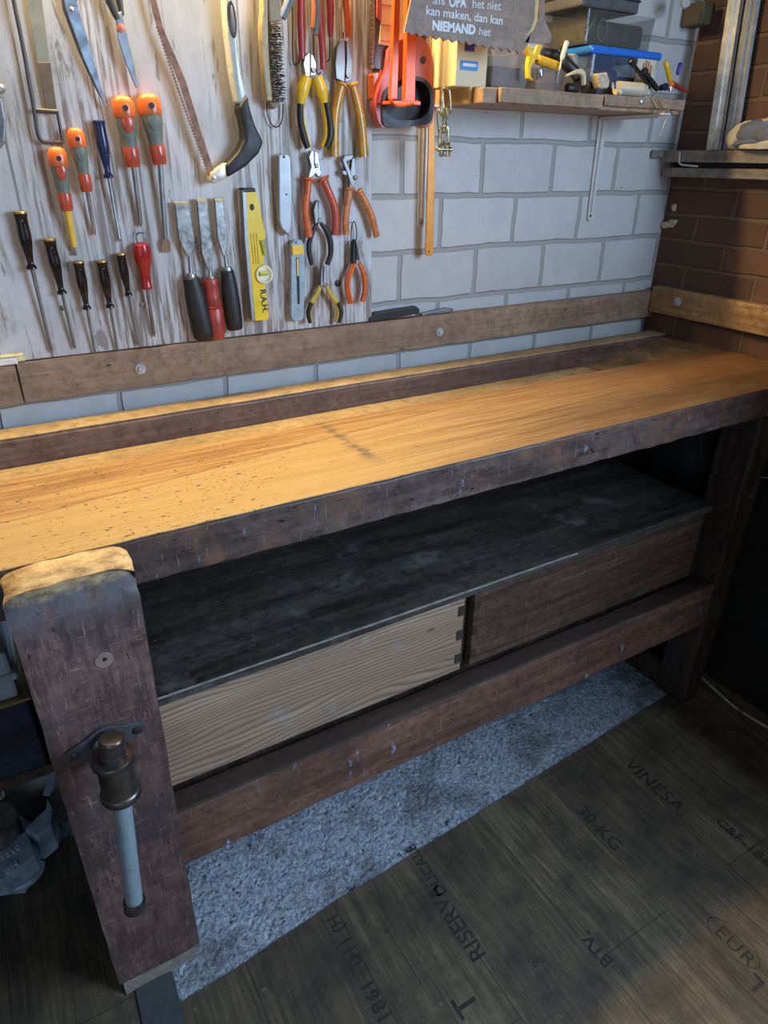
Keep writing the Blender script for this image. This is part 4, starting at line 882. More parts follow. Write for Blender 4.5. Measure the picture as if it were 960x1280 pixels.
# things on top of the wall battens
bm = BM(); box(bm, -0.30, 0.047, -0.034, -0.019, 1.0615, 1.074, .003, 2)
t = thing('folding_rule', 'white folding rule end lying on the short left batten', 'ruler', (0, -.027, 1.06)); link('outer_leaf', bm, plain('white_enamel', (0.75, 0.75, 0.72), .4), t)
bm = BM(); box(bm, -0.25, 0.060, -0.0185, -0.0180, 1.0625, 1.07); box(bm, -.29, .058, -.0335, -.0195, 1.0745, 1.0775, .001); link('inner_leaf', bm, plain('cream_enamel', (0.72, 0.68, 0.35), .4), t)
bm = BM(); pprism(bm, [(462, 398), (470, 391), (521, 383), (525, 387), (524, 392), (470, 402), (462, 403)], -.022, -.006, .002, 2)
single('flat_bar', bm, blackp, 'black flat tool lying on the batten right beside the tool board', 'tool')
bm = BM(); pprism(bm, [(527, 392), (560, 385), (568, 386), (566, 390), (528, 396)], -.020, -.008, .002, 2)
single('flat_bar', bm, steel_d, 'short dark bar on the batten, right of the longer black tool', 'tool')

# ================================================================== corner: saws, shelf and its contents
# hand saw with red handle
t = thing('hand_saw', 'hand saw hanging blade up with a salmon red and black handle', 'saw', hbase(W(505, 160, -.06)))
sred = plain('salmon_red_plastic', (0.50, 0.10, 0.09), .4, 0, .08, 30)
Y1, Y0 = -.052, -.026
outer = [(486, 62), (500, 50), (520, 44), (536, 56), (543, 90), (544, 130), (539, 156), (531, 160), (528, 152), (500, 156), (480, 160), (473, 150), (470, 128), (476, 104), (484, 86)]
inner_ = [(497, 110), (508, 103), (524, 101), (534, 108), (538, 122), (536, 138), (526, 148), (505, 150), (487, 146), (482, 132), (484, 118)]
def ring(outer_, inner_, y0, y1):
    b = BM(); n = 48
    def samp(P):
        P = [Vector((p[0], p[1])) for p in P]; Q = [P[-1]] + P + [P[0], P[1]]; out = []
        for i in range(1, len(Q) - 2):
            for k in range(6):
                t_ = k / 6; a, b_, c, d = Q[i - 1], Q[i], Q[i + 1], Q[i + 2]
                out.append(0.5 * ((2 * b_) + (c - a) * t_ + (2 * a - 5 * b_ + 4 * c - d) * t_ * t_ + (3 * b_ - a - 3 * c + d) * t_ ** 3))
        return out
    cx = sum(p[0] for p in inner_) / len(inner_); cy = sum(p[1] for p in inner_) / len(inner_)
    def polar(P):
        S = samp(P); res = []
        for k in range(n):
            th = 2 * PI * k / n - PI; best = min(S, key=lambda s: abs(math.atan2(math.sin(math.atan2(s.y - cy, s.x - cx) - th), math.cos(math.atan2(s.y - cy, s.x - cx) - th)))); res.append(best)
        return res
    O, I = polar(outer_), polar(inner_)
    V = [[b.verts.new(W(p.x, p.y, y0) if True else 0) for p in O], [b.verts.new(W(p.x, p.y, y0)) for p in I]]
    V2 = []
    for L_ in V: V2.append([b.verts.new((v.co.x, y1, v.co.z)) for v in L_])
    for j in range(n):
        k = (j + 1) % n
        b.faces.new((V[0][j], V[0][k], V[1][k], V[1][j])); b.faces.new((V2[0][k], V2[0][j], V2[1][j], V2[1][k]))
        b.faces.new((V[0][k], V[0][j], V2[0][j], V2[0][k])); b.faces.new((V[1][j], V[1][k], V2[1][k], V2[1][j]))
    bmesh.ops.recalc_face_normals(b, faces=b.faces); return b
bm = ring(outer, inner_, Y1, Y0); hd = link('handle', bm, sred, t, True)
bm = ring([(494, 104), (510, 96), (528, 97), (539, 108), (542, 128), (539, 152), (528, 156), (505, 159), (482, 158), (478, 142), (480, 116)], inner_, Y1 - .004, Y0 + .002); link('grip_lining', bm, blackp, hd, True)
bm = BM(); pprism(bm, inner_, Y0 - .004, Y0 + .001, 0, smooth=True); link('dark_grip_back', bm, blackp, hd)
bm = BM(); p = W(529, 75, Y1 - .001); lathe(bm, p + Vector((0, .002, 0)), p + Vector((0, -.002, 0)), [(0, .006), (.8, .006), (1, .004)], 16, fd=Vector((0, 0, 1))); link('handle_screw', bm, blackp, hd, True)
bm = BM(); pprism(bm, [(468, -60), (520, -60), (534, 60), (505, 95), (466, 84), (470, 60)], -.038, -.0362, 0); bl = link('blade', bm, plain('dark_blued_blade', (0.10, 0.095, 0.10), .4, .6, .3, 60), t)
bm = BM()
for k in range(24):
    v = -58 + k * 6; u = 468 - 1.5 * (k / 24); pprism(bm, [(u, v), (u, v + 6), (u - 4, v + 3)], -.0385, -.0358)
link('teeth', bm, steel, bl)
bm = BM(); pprism(bm, [(472, -60), (478, -60), (477, 28), (471, 22)], -.0415, -.0385, .0008); link('blade_guard', bm, sred, bl)
bm = BM(); pprism(bm, [(477, -60), (512, -60), (514, 40), (508, 62), (474, 55), (477, 20)], -.0412, -.0390, 0); lb = link('cardboard_sleeve', bm, plain('cream_card', (0.78, 0.72, 0.42), .6, 0, .05), bl)
for i, v in enumerate((5, 30, 50, 56)):
    bm = BM(); pprism(bm, [(476, v), (500, v + 3), (500, v + 4.2), (476, v + 1.2)], -.0416, -.0411); link('print_line', bm, sred if i < 3 else blackp, lb)
bm = BM(); c = W(492, 20, -.0412); lathe(bm, c, c + Vector((0, -.0005, 0)), [(0, .005), (1, .005)], 14, fd=Vector((0, 0, 1))); link('print_emblem', bm, gr_r, lb)
# caulking gun frame in front of it
t = thing('caulking_gun', 'bright orange steel caulking gun frame of two rails joined below', 'caulking gun', hbase(W(505, 135, -.11)))
orr = plain('bright_orange_enamel', (0.80, 0.10, 0.015), .35, .1, .08, 30)
bm = BM(); pprism(bm, [(495, -60), (502, -60), (499, 60), (497, 124), (488, 124), (491, 60)], -.090, -.080, .0012, 2); link('rail', bm, orr, t)
bm = BM(); pprism(bm, [(510, -60), (521, -60), (520, 60), (519, 128), (506, 128), (508, 60)], -.078, -.066, .0012, 2); link('rail', bm, orr, t)
bm = BM(); P = [W(u, v, -.08) for u, v in ((488, 126), (500, 128), (520, 126))]
prism(bm, [(W(487, 122, -.090).x, W(487, 126, -.090).z), (W(522, 126, -.082).x, W(522, 127, -.082).z), (W(522, 131, -.082).x, W(522, 132, -.082).z), (W(487, 127, -.090).x, W(487, 130, -.090).z)], -.094, -.062, .001)
link('end_plate', bm, orr, t)
bm = BM(); tube(bm, [W(488, 125, -.094), W(496, 132, -.096), (W(510, 131, -.094)), W(522, 127, -.090)], .0025, 8); link('plate_rim', bm, orr, t, True)
# narrow orange bar and peeking orange grip
t = thing('metal_strip', 'long narrow orange metal strip with a hole at its lower end', 'metal strip', hbase(W(537, 320, -.03)))
bm = BM(); pprism(bm, [(539, 40), (544, 40), (543, 250), (542, 316), (539, 320), (534, 320), (532, 316), (534, 250)], -.030, -.026, .0006); b = link('bar', bm, plain('orange_lacquer', (0.75, 0.28, 0.03), .35, .2), t)
bm = BM(); p = W(536, 314, -.030); lathe(bm, p, p + Vector((0, -.0006, 0)), [(0, .0022), (1, .002)], 10, fd=Vector((0, 0, 1))); link('end_hole', bm, blackp, b)
bm = BM(); pprism(bm, [(466, 92), (474, 90), (474, 122), (470, 128), (466, 124)], -.04, -.02, .002)
single('tool_grip', bm, or_p, 'orange grip peeking out left behind the red saw handle', 'tool')

# shelf
SZ = 1.508
t = thing('wall_shelf', 'short wooden wall shelf crowded with small hardware', 'shelf', (1.3, -0.08, 1.482))
bm = BM(); slab(bm, 0.925, 1.487, -0.158, -0.002, 1.482, SZ, 30, 4, 1, .002, .0008, 12, 3.0); link('board', bm, M_shelf, t)
bm = BM(); slab(bm, 0.96, 1.233, -0.168, -0.158, 1.484, SZ + .001, 20, 1, 1, .0015, .0008, 12, 5.0); link('front_edge', bm, M_shelf, t)
bm = BM(); slab(bm, 1.235, 1.489, -0.170, -0.158, 1.490, SZ + .002, 20, 1, 1, .0015, .0008, 12, 8.0); link('front_edge', bm, M_batten, t)
bm = BM(); lathe(bm, (1.345, -.170, 1.501), (1.345, -.1735, 1.501), [(0, .005), (.6, .005), (1, .003)], 12, fd=Vector((0, 0, 1))); link('screw', bm, zinc, t, True)
bm = BM(); slab(bm, 0.917, 0.925, -0.125, -0.004, 1.482, SZ + .003, 1, 6, 1, .0015); link('end_trim', bm, plain('lamplit_pine_end', (0.62, 0.42, 0.17), .55, 0, .15, 40), t)  # yellow tone puts the lamp's warm light into the end piece
wb = plain('white_bracket_enamel', (0.62, 0.62, 0.60), .4, .1, .1)
for X in (1.412, W(526, 288, -.005).x):
    b = thing('shelf_bracket', 'white steel shelf bracket under the ' + ('right part of the wall shelf' if X > 1 else 'left, behind the orange strip'), 'bracket', (X, -.01, 1.25), 'shelf brackets')
    bm = BM(); 
    for dz in (0,):
        P = [(X - .014, 1.479), (X + .014, 1.479), (X + .008, 1.256), (X, 1.248), (X - .008, 1.256)]
        prism(bm, P, -.005, -.0005, .001)
        prism(bm, [(X - .004, 1.475), (X + .004, 1.475), (X + .003, 1.27), (X - .003, 1.27)], -.010, -.004, .0015)
    link('upright', bm, wb, b)
    bm = BM(); b2 = BM(); box(b2, X - .011, X + .011, -.19 if X > 1 else -.06, -.004, 1.4775, 1.4815, .001); box(b2, X - .003, X + .003, -.17 if X > 1 else -.05, -.006, 1.4725, 1.478, .001); merge(bm, b2); link('arm', bm, wb, b)
    bm = BM(); lathe(bm, (X, -.005, 1.262), (X, -.008, 1.262), [(0, .004), (1, .002)], 10, fd=Vector((0, 0, 1))); link('bracket_screw', bm, steel_d, b, True)

# chain on the shelf end
t = thing('chain', 'short yellow-zinc chain with a shackle hanging from the shelf end', 'chain', (0.89, -.08, 1.37))
def chain_link(c, l, w_, r, ang, tilt=0.0):
    bm = BM(); P = []
    for k in range(17):
        th = 2 * PI * k / 16; x = w_ * math.cos(th); z = (l - w_) * (1 if math.sin(th) > 0 else -1) * (1 if abs(math.sin(th)) > .2 else abs(math.sin(th)) / .2) + w_ * math.sin(th)
        v = Vector((x, 0, z)); v.rotate(Matrix.Rotation(tilt, 3, 'Y')); v.rotate(Matrix.Rotation(ang, 3, 'Z')); P.append(Vector(c) + v)
    tube(bm, P, r, 8, n=3, flat_dir=Vector((.3, .9, .2)), caps=False); bmesh.ops.remove_doubles(bm, verts=bm.verts, dist=.0001); return bm
for (u, v, ang, tl, l) in ((552, 128, .9, .1, .022), (558, 126, -.3, -.15, .021), (551, 152, .2, -.12, .021), (557, 150, 1.2, .14, .021), (549, 172, 1.0, .1, .017), (556, 170, -.1, -.1, .017), (553, 186, .5, .3, .013)):
    link('chain_link', chain_link(W(u, v, -.10), l, .0075, .0022, ang, tl), brass, t, True)
bm = BM(); a, b_ = W(545, 186, -.105), W(564, 187, -.105); lathe(bm, a, b_, [(0, .003), (.05, .0042), (.2, .0042), (.22, .0025), (.8, .0025), (.82, .0045), (1, .0045)], 12, fd=Vector((0, 1, 0)))
for u in (549, 556, 561): tube(bm, [W(u, 178, -.105), W(u + 1, 196, -.105)], .0024, 8, smooth=False)
link('shackle', bm, brass, t, True)

# wooden sign in the shape of a saw
SY = -.205
sg = thing('wooden_sign', 'saw-shaped grey wooden sign with white Dutch lettering and a saw-handle end', 'sign', hbase(W(600, 60, SY)))
ply = wood('grey_brown_plywood', (0.23, 0.145, 0.10), (0.42, 0.29, 0.21), 0, 3, 80, .6, .5)
top = [(505, 41), (512, 10), (524, -60), (664, -60), (668, -10), (669, 25), (664, 40), (660, 55), (652, 67)]
bot = []
n = 14
for k in range(n):
    a0 = 1 - k / n; x0, y0 = 505 + (650 - 505) * a0, 41 + (66 - 41) * a0; a1 = 1 - (k + .5) / n; x1, y1 = 505 + (650 - 505) * a1, 41 + (66 - 41) * a1
    bot += [(x0 - 1, y0 + 1.5), (x1, y1 - 2.6)]
bm = BM(); pprism(bm, top + bot[0:], SY, SY + .004, 0); link('blade_panel', bm, ply, sg)
pal = plain('pale_cut_edge', (0.55, 0.42, 0.20), .6)
# handle with finger opening
bm = BM(); pprism(bm, [(676, -60), (688, -60), (681, -20), (681, 25), (690, 45), (688, 54), (672, 54), (656, 53), (660, 47), (668, 38), (673, 26), (675, 0)], SY, SY + .004, 0); link('handle_panel', bm, ply, sg)
bm = BM(); pprism(bm, [(668, -60), (674, -60), (673, 0), (671, 26), (665, 40), (656, 46), (657, 44), (664, 36), (668, 24), (669, 0)], SY - .0005, SY + .0042, 0); link('opening_edge', bm, pal, sg)
bm = BM(); tube(bm, [W(u, v, SY - .0003) for u, v in ((641, -20), (644, 10), (645, 30), (646, 48), (651, 56), (657, 60))], .0006, 6); link('carved_line', bm, pal, sg)
wht = plain('white_lettering', (0.68, 0.68, 0.66), .6)
def line(s, u, v, u2, v2, size, bold=0.0, sx=1.0):
    p, q = W(u, v, SY - .0003), W(u2, v2, SY - .0003)
    b = text_bm(s, size, Matrix.Identity(4), .0002, 1.0, bold)
    w_ = max(x.co.x for x in b.verts); k = (q - p).length / w_
    b.transform(Matrix.Diagonal((k, 1, 1, 1))); b.transform(frame(p, q - p, (0, 0, 1))); link('lettering', b, wht, sg)
line('als', 541, 5, 556, 6, .0165, 0.0); line('OPA', 561, 8, 583, 9, .019, .0007); line('het niet', 590, 9.5, 626, 13, .0185)
line('kan maken, dan kan', 532, 18, 628, 31, .0175, 0.0002); line('NIEMAND', 540, 37, 594, 43, .0185, .0009); line('het', 598, 43.5, 613, 45.5, .0175)

# glass / clear plastic
def clear(name, tint=(0.9, 0.93, 0.95), alpha=0.25, rough_=0.12):
    if name in MAT: return MAT[name]
    m = bpy.data.materials.new(name); m.use_nodes = True; b = m.node_tree.nodes['Principled BSDF']
    b.inputs['Base Color'].default_value = (*tint, 1); b.inputs['Roughness'].default_value = rough_; b.inputs['Alpha'].default_value = alpha
    MAT[name] = m; return m
def tub(bm, x0, x1, y0, y1, z0, z1, th=.002, taper=.006, bev=.006):
    b = BM(); bmesh.ops.create_cube(b, size=1)
    for v in b.verts:
        k = 1 if v.co.z > 0 else 0; tp = taper * (1 - k)
        v.co = Vector((x0 + tp if v.co.x < 0 else x1 - tp, y0 + tp if v.co.y < 0 else y1 - tp, z0 if v.co.z < 0 else z1))
    bevel(b, bev, 3, [e for e in b.edges if abs((e.verts[0].co - e.verts[1].co).normalized().z) > .9])
    f = max(b.faces, key=lambda f: f.calc_center_median().z); bmesh.ops.delete(b, geom=[f], context='FACES')
    bmesh.ops.solidify(b, geom=list(b.faces), thickness=th); merge(bm, b); return bm

# cream carton with blue labels, clear box over it, small clear jar
t = thing('carton', 'cream cardboard carton with dark blue and bright blue labels on the shelf', 'box', (.90, -.09, SZ + .0012))
CX = W(569, 100, -.125).x; CX1 = W(608, 100, -.125).x
bm = BM(); box(bm, CX, CX1, -.125, -.04, SZ + .0012, SZ + .085, .0015); cb = link('box', bm, plain('cream_carton', (0.55, 0.50, 0.32), .6, 0, .06), t)
bm = BM(); box(bm, CX + .018, CX + .040, -.1262, -.125, SZ + .058, SZ + .070, 0); link('label', bm, plain('dark_blue_print', (0.03, 0.03, 0.22), .5), cb)
bm = BM(); box(bm, CX + .010, CX + .050, -.1262, -.125, SZ + .028, SZ + .043, 0); link('label', bm, plain('bright_blue_print', (0.02, 0.20, 0.52), .5), cb)
bm = BM(); box(bm, CX + .015, CX + .046, -.1268, -.1262, SZ + .034, SZ + .039, 0); link('label_stripe', bm, whitep, cb)
t = thing('plastic_box', 'grey clear plastic box standing right beside the cream carton', 'box', (1.06, -.09, SZ + .001))
BX = CX1 + .004; BX1 = W(664, 100, -.135).x
bm = BM(); tub(bm, BX, BX1, -.135, -.03, SZ + .0012, SZ + .068); link('body', bm, clear('hazy_plastic', (0.30, 0.31, 0.30), .3), t)
bm = BM(); box(bm, BX - .001, BX1 + .004, -.14, -.026, SZ + .068, SZ + .074, .002); link('lid', bm, clear('hazy_lid', (0.75, 0.75, 0.68), .5), t)
bm = BM(); box(bm, BX + .01, BX1 - .01, -.12, -.04, SZ + .006, SZ + .04, .003); link('contents', bm, plain('dark_contents', (0.10, 0.10, 0.10), .6, 0, .5, 90), t)
t = thing('glass_jar', 'small clear jar at the left end of the shelf behind the chain', 'jar', (.945, -.06, SZ + .001))
bm = BM(); lathe(bm, (.937, -.03, SZ + .0012), (.937, -.03, SZ + .047), [(0, .010), (.05, .0125), (.75, .0125), (.85, .010), (1, .010)], 18); link('body', bm, clear('jar_glass', (0.7, 0.72, 0.72), .4, .05), t, True)
bm = BM(); lathe(bm, (.937, -.03, SZ + .0455), (.937, -.03, SZ + .053), [(0, .0115), (.9, .0115), (1, .010)], 18); link('lid', bm, steel_d, t, True)

# open tin of odd tools: every item its own
def P3(u, v, y): return W(u, v, y)
t = thing('tool_tub', 'small grey clear tub filled with odd tools on the shelf', 'tub', (1.08, -.10, SZ + .001))
bm = BM(); tub(bm, BX1 + .006, W(704, 105, -.145).x, -.145, -.06, SZ + .0012, SZ + .040, .0018, .004); link('body', bm, clear('smoky_tub', (0.22, 0.21, 0.21), .35), t)
t = thing('spring_clamp', 'yellow plastic spring clamp sticking out of the small grey tub', 'clamp', hbase(P3(665, 103, -.14)))
bm = BM(); pprism(bm, [(656, 56), (664, 57), (668, 68), (664, 80), (664, 96), (668, 101), (660, 98), (660, 80), (662, 70)], -.158, -.148, .001); link('jaw', bm, yellow, t)
bm = BM(); pprism(bm, [(672, 56), (679, 57), (674, 68), (668, 78), (663, 86), (662, 78), (668, 68)], -.156, -.150, .001); link('jaw', bm, yellow, t)
t = thing('yellow_handle', 'stubby yellow tool handle lying across the small grey tub', 'handle', hbase(P3(685, 80, -.15)))
bm = BM(); lathe(bm, P3(671, 74, -.125), P3(699, 84, -.125), [(0, .006), (.04, .0085), (.8, .0088), (.95, .008), (1, .006)], 16); hh = link('grip', bm, plain('orange_yellow', (0.85, 0.42, 0.02), .35), t, True)
bm = BM(); lathe(bm, P3(665, 71.5, -.125), P3(671, 74, -.125), [(0, .004), (1, .0045)], 12); link('collar', bm, brass, hh, True)
bm = BM(); lathe(bm, P3(674, 84, -.152), P3(675, 98, -.152), [(0, .006), (.1, .007), (.9, .007), (1, .006)], 18); single('socket', bm, plain('blue_chrome', (0.45, 0.52, 0.62), .2, .9), 'shiny chrome socket in front of the stubby yellow handle', 'socket', smooth=True)
t = thing('screwdriver', 'small screwdriver with ribbed cream handle standing in the shelf tub', 'screwdriver', hbase(P3(697, 104, -.15)))
bm = BM(); lathe(bm, P3(709, 51, -.14), P3(702, 75, -.14), [(0, .002), (.04, .0045), (.15, .005), (.85, .0048), (1, .003)], 8); link('handle', bm, plain('cream_ribbed', (0.60, 0.57, 0.46), .4), t, True)
bm = BM(); lathe(bm, P3(702, 75, -.14), P3(696, 104, -.14), [(0, .0016), (1, .0014)], 8); link('blade', bm, steel, t, True)
bm = BM(); lathe(bm, P3(678, 66, -.10), P3(699, 70, -.11), [(0, .009), (.2, .010), (.8, .010), (1, .006)], 14); single('tape_roll', bm, blackp, 'black round tool end lying behind the cream screwdriver handle', 'tool', smooth=True)
bm = BM(); tube(bm, [P3(700, 66, -.07), P3(706, 78, -.09), P3(718, 90, -.10), P3(722, 100, -.11)], [.012, .012, .011, .008], 12); single('cable_bundle', bm, blackp, 'bundled black cable heap in the middle of the shelf', 'cable', smooth=True)
bm = BM(); tube(bm, [P3(707, 95, -.14), P3(720, 90, -.14), P3(728, 92, -.14), P3(730, 106, -.14)], [.0015, .004, .0065, .004], 12); single('glue_nozzle', bm, plain('cream_nozzle', (0.66, 0.58, 0.36), .4), 'cream curved nozzle lying in front of the black cable', 'nozzle', smooth=True)
for (u, v, y, r_, l_, lab) in ((716, 101, -.135, .009, .03, 'black cylinder lying left beneath the cream nozzle'), (738, 100, -.12, .0125, .028, 'black cylinder lying right of the cream nozzle')):
    bm = BM(); p = P3(u, v, y); p.z = SZ + .0025 + r_; lathe(bm, p - Vector((l_ / 2, 0, 0)), p + Vector((l_ / 2, 0, 0)), [(0, r_ * .8), (.08, r_), (.9, r_), (1, r_ * .75)], 18); single('rubber_plug', bm, blackp, lab, 'plug', smooth=True)
bm = BM(); pprism(bm, [(716, 66), (737, 70), (733, 88), (722, 92)], -.09, -.06, .004); single('plastic_bag', bm, clear('crumpled_bag', (0.6, 0.62, 0.62), .6, .3), 'crumpled grey plastic bag left of the blue-lidded tub', 'bag')
bm = BM(); pprism(bm, [(746, 92), (760, 90), (763, 100), (762, 110), (750, 111)], -.165, -.145, .003); single('wall_plug_pack', bm, plain('tan_bits', (0.50, 0.42, 0.25), .6, 0, .4, 120), 'tan packet of plugs in front of the blue-lidded tub', 'packet')
for (u, w_) in ((765, 3), (770, 3)):
    bm = BM(); lathe(bm, P3(u, 103, -.165), P3(u, 111, -.165), [(0, .003), (1, .003)], 10); single('drill_bit', bm, steel, 'tiny steel bit stub before the tan packet, ' + ('left one' if u < 767 else 'right one'), 'bit', 'bit stubs', True)
bm = BM(); p = P3(776, 107, -.160); p.z = SZ + .008; bmesh.ops.create_uvsphere(bm, u_segments=14, v_segments=10, radius=.0055, matrix=Matrix.Translation(p)); single('marble', bm, whitep, 'little white round knob beside the steel bit stubs', 'knob', smooth=True)
# white tape roll lying on its side
bm = BM(); a, b_ = P3(772, 103, -.147), P3(806, 104, -.147); r_ = .0135; a.z = b_.z = SZ + .003 + r_
lathe(bm, a, b_, [(0, r_ * .9), (.02, r_), (.78, r_), (.80, r_ * 1.06), (.98, r_ * 1.06), (1, r_ * .95)], 24); single('putty_tube', bm, plain('ivory_tube', (0.52, 0.45, 0.32), .45, 0, .08), 'ivory cylindrical tube with ribbed cap lying on the shelf', 'tube', smooth=True)
# dark green bolts
for (a, b_, r_, lab) in (((788, 75), (812, 110), .0042, 'dark green round-headed bar leaning before the hand label'), ((804, 89), (822, 112), .0058, 'thick dark green cylinder right of the leaning bar')):
    bm = BM(); lathe(bm, P3(*a, -.155), P3(*b_, -.155), [(-.02, r_ * .9), (0, r_ * 1.5), (.12, r_ * 1.5), (.16, r_), (.95, r_), (1, r_ * .8)], 16); single('anchor_bolt', bm, plain('dark_green_metal', (0.02, 0.028, 0.018), .3, .3), lab, 'bolt', 'dark green bolts', True)

# tub with blue lid and hand print label, clear box, grey case
t = thing('storage_tub', 'clear plastic tub with a bright blue lid and red hand print label', 'tub', (1.40, -.09, SZ + .001))
bm = BM(); tub(bm, 1.225, 1.425, -.125, -.012, SZ + .0012, SZ + .080, .0018, .006, .012); bd = link('body', bm, clear('blue_grey_clear', (0.10, 0.14, 0.22), .28), t)
bm = BM(); b = BM(); box(b, 1.216, 1.434, -.132, -.006, SZ + .076, SZ + .091, .006, 3); merge(bm, b); link('lid', bm, plain('bright_blue_plastic', (0.02, 0.16, 0.60), .28, 0, .05), t)
bm = BM(); box(bm, 1.24, 1.33, -.11, -.03, SZ + .006, SZ + .055, .01, 2); box(bm, 1.33, 1.41, -.10, -.03, SZ + .006, SZ + .045, .01, 2); link('contents', bm, plain('dark_mixed_contents', (0.10, 0.06, 0.07), .6, 0, .6, 60), t)
bm = BM(); box(bm, 1.360, 1.420, -.1290, -.1272, SZ + .012, SZ + .076, 0); lb = link('label', bm, plain('pale_label', (0.62, 0.55, 0.38), .5), bd)
bm = BM(); cx = 1.393; box(bm, cx - .015, cx + .015, -.1298, -.1290, SZ + .026, SZ + .052, .003)
for k, dx in enumerate((-.0125, -.0045, .0035, .0115)): box(bm, cx + dx - .0028, cx + dx + .0028, -.1298, -.1290, SZ + .048, SZ + (.069, .074, .073, .066)[k], .001)
b = BM(); box(b, cx + .011, cx + .016, -.1298, -.1290, SZ + .026, SZ + .044, .001, rot=Matrix.Rotation(.5, 3, 'Y')); merge(bm, b)
link('hand_print', bm, plain('brick_red_print', (0.45, 0.13, 0.06), .6), lb)
t = thing('plastic_box', 'smoky clear plastic box stacked on the blue-lidded tub', 'box', (1.31, -.08, SZ + .092))
bm = BM(); tub(bm, 1.208, 1.412, -.118, -.008, SZ + .0925, SZ + .152, .0018, .004, .006); link('body', bm, clear('smoky_clear', (0.16, 0.15, 0.12), .25), t)
bm = BM(); box(bm, 1.22, 1.40, -.10, -.02, SZ + .096, SZ + .140, .01, 2); link('contents', bm, plain('brown_black_contents', (0.060, 0.052, 0.04), .6, 0, .7, 50), t)
bm = BM(); c = Vector((1.27, -.102, SZ + .122)); P = [c + Vector((.013 * math.cos(2 * PI * k / 16), 0, .019 * math.sin(2 * PI * k / 16))) for k in range(17)]; tube(bm, P, .0016, 8, n=2, caps=False); tube(bm, [(1.22, -.104, SZ + .100), (1.245, -.104, SZ + .145)], .0018, 6, smooth=False); link('coiled_wire', bm, plain('olive_wire', (0.25, 0.23, 0.15), .5), t, True)
t = thing('tool_case', 'dark grey closed case topping the boxes on the shelf', 'case', (1.28, -.08, SZ + .153))
bm = BM(); box(bm, 1.180, 1.345, -.125, -.006, SZ + .1525, SZ + .205, .004, 2); link('body', bm, plain('dark_grey_case', (0.075, 0.072, 0.068), .5, 0, .3, 40), t)
bm = BM(); box(bm, 1.178, 1.347, -.127, -.004, SZ + .172, SZ + .176, .001); link('seam', bm, blackp, t)
# upright pens and red clip at the right end of the shelf
t = thing('marker_pen', 'translucent yellow stick with an orange knob at the right shelf end', 'marker', (1.53, -.12, SZ + .001))
bm = BM(); lathe(bm, P3(832, 76, -.15), P3(838, 102, -.15), [(0, .004), (.08, .0056), (.9, .0054), (1, .004)], 12); link('stick', bm, plain('amber_yellow_stick', (0.62, 0.43, 0.02), .25), t, True)
bm = BM(); p = P3(839, 105, -.15); bmesh.ops.create_uvsphere(bm, u_segments=14, v_segments=10, radius=.0068, matrix=Matrix.Translation(p)); link('knob', bm, or_p, t, True)
bm = BM(); lathe(bm, P3(838, 108, -.15), P3(837, 114, -.15), [(0, .004), (1, .005)], 12); link('foot', bm, brass, t, True)
t = thing('screwdriver', 'little blue-handled screwdriver upright at the shelf end near the brick wall', 'screwdriver', hbase(P3(845, 110, -.10)))
bm = BM(); lathe(bm, P3(851, 78, -.145), P3(847, 94, -.145), [(0, .003), (.1, .0052), (.8, .005), (1, .003)], 12); link('handle', bm, plain('royal_blue', (0.05, 0.06, 0.36), .3), t, True)
bm = BM(); lathe(bm, P3(847, 94, -.145), P3(843, 114, -.145), [(0, .0013), (1, .0010)], 8); link('blade', bm, steel_d, t, True)
bm = BM(); tube(bm, [P3(842, 105, -.155), P3(850, 110, -.155), P3(859, 114, -.155)], [.005, .005, .003], 10); single('red_clip', bm, plain('dark_red_plastic', (0.30, 0.02, 0.02), .4), 'dark red clip lying on the right end of the shelf', 'clip', smooth=True)
bm = BM(); tube(bm, [P3(826, 110, -.155), P3(832, 108, -.155), P3(833, 112, -.155)], [.006, .007, .006], 10); single('blue_plug', bm, navy, 'dark navy plug at the foot of the yellow stick', 'plug', smooth=True)
for (a, b_, lab) in (((815, 118), (829, 141), 'brass rod poking down over the shelf front, left of two'), ((825, 119), (836, 138), 'brass rod poking down over the shelf front, right of two')):
    bm = BM(); tube(bm, [P3(*a, -.178), P3(*b_, -.182)], .0013, 8, smooth=False); single('brass_rod', bm, plain('bright_brass', (0.75, 0.55, 0.22), .25, 1.0), lab, 'rod', 'brass rods over the shelf edge', True)
bm = BM(); tube(bm, [P3(836, 140, -.185), P3(824, 171, -.185)], .0013, 8, smooth=False); tube(bm, [P3(830, 142, -.185), P3(839, 139, -.185), P3(842, 150, -.185)], .0011, 8, smooth=False)
single('wire_pin', bm, steel_d, 'dark thin pin hanging below the brass rods', 'pin', smooth=True)
bm = BM(); box(bm, 1.628, 1.672, -.06, -.004, 1.675, 1.72, .003)
bm2 = BM(); lathe(bm2, P3(857, 3, -.06), P3(858, 4, -.085), [(0, .012), (.7, .012), (1, .008)], 14, fd=Vector((0, 0, 1)))
t = thing('wall_lock', 'small dark box with a round glass knob high on the wall by the corner', 'fitting', (1.65, -.03, 1.675)); link('housing', bm, plain('olive_dark', (0.07, 0.06, 0.03), .5), t); link('knob', bm2, zinc, t, True)

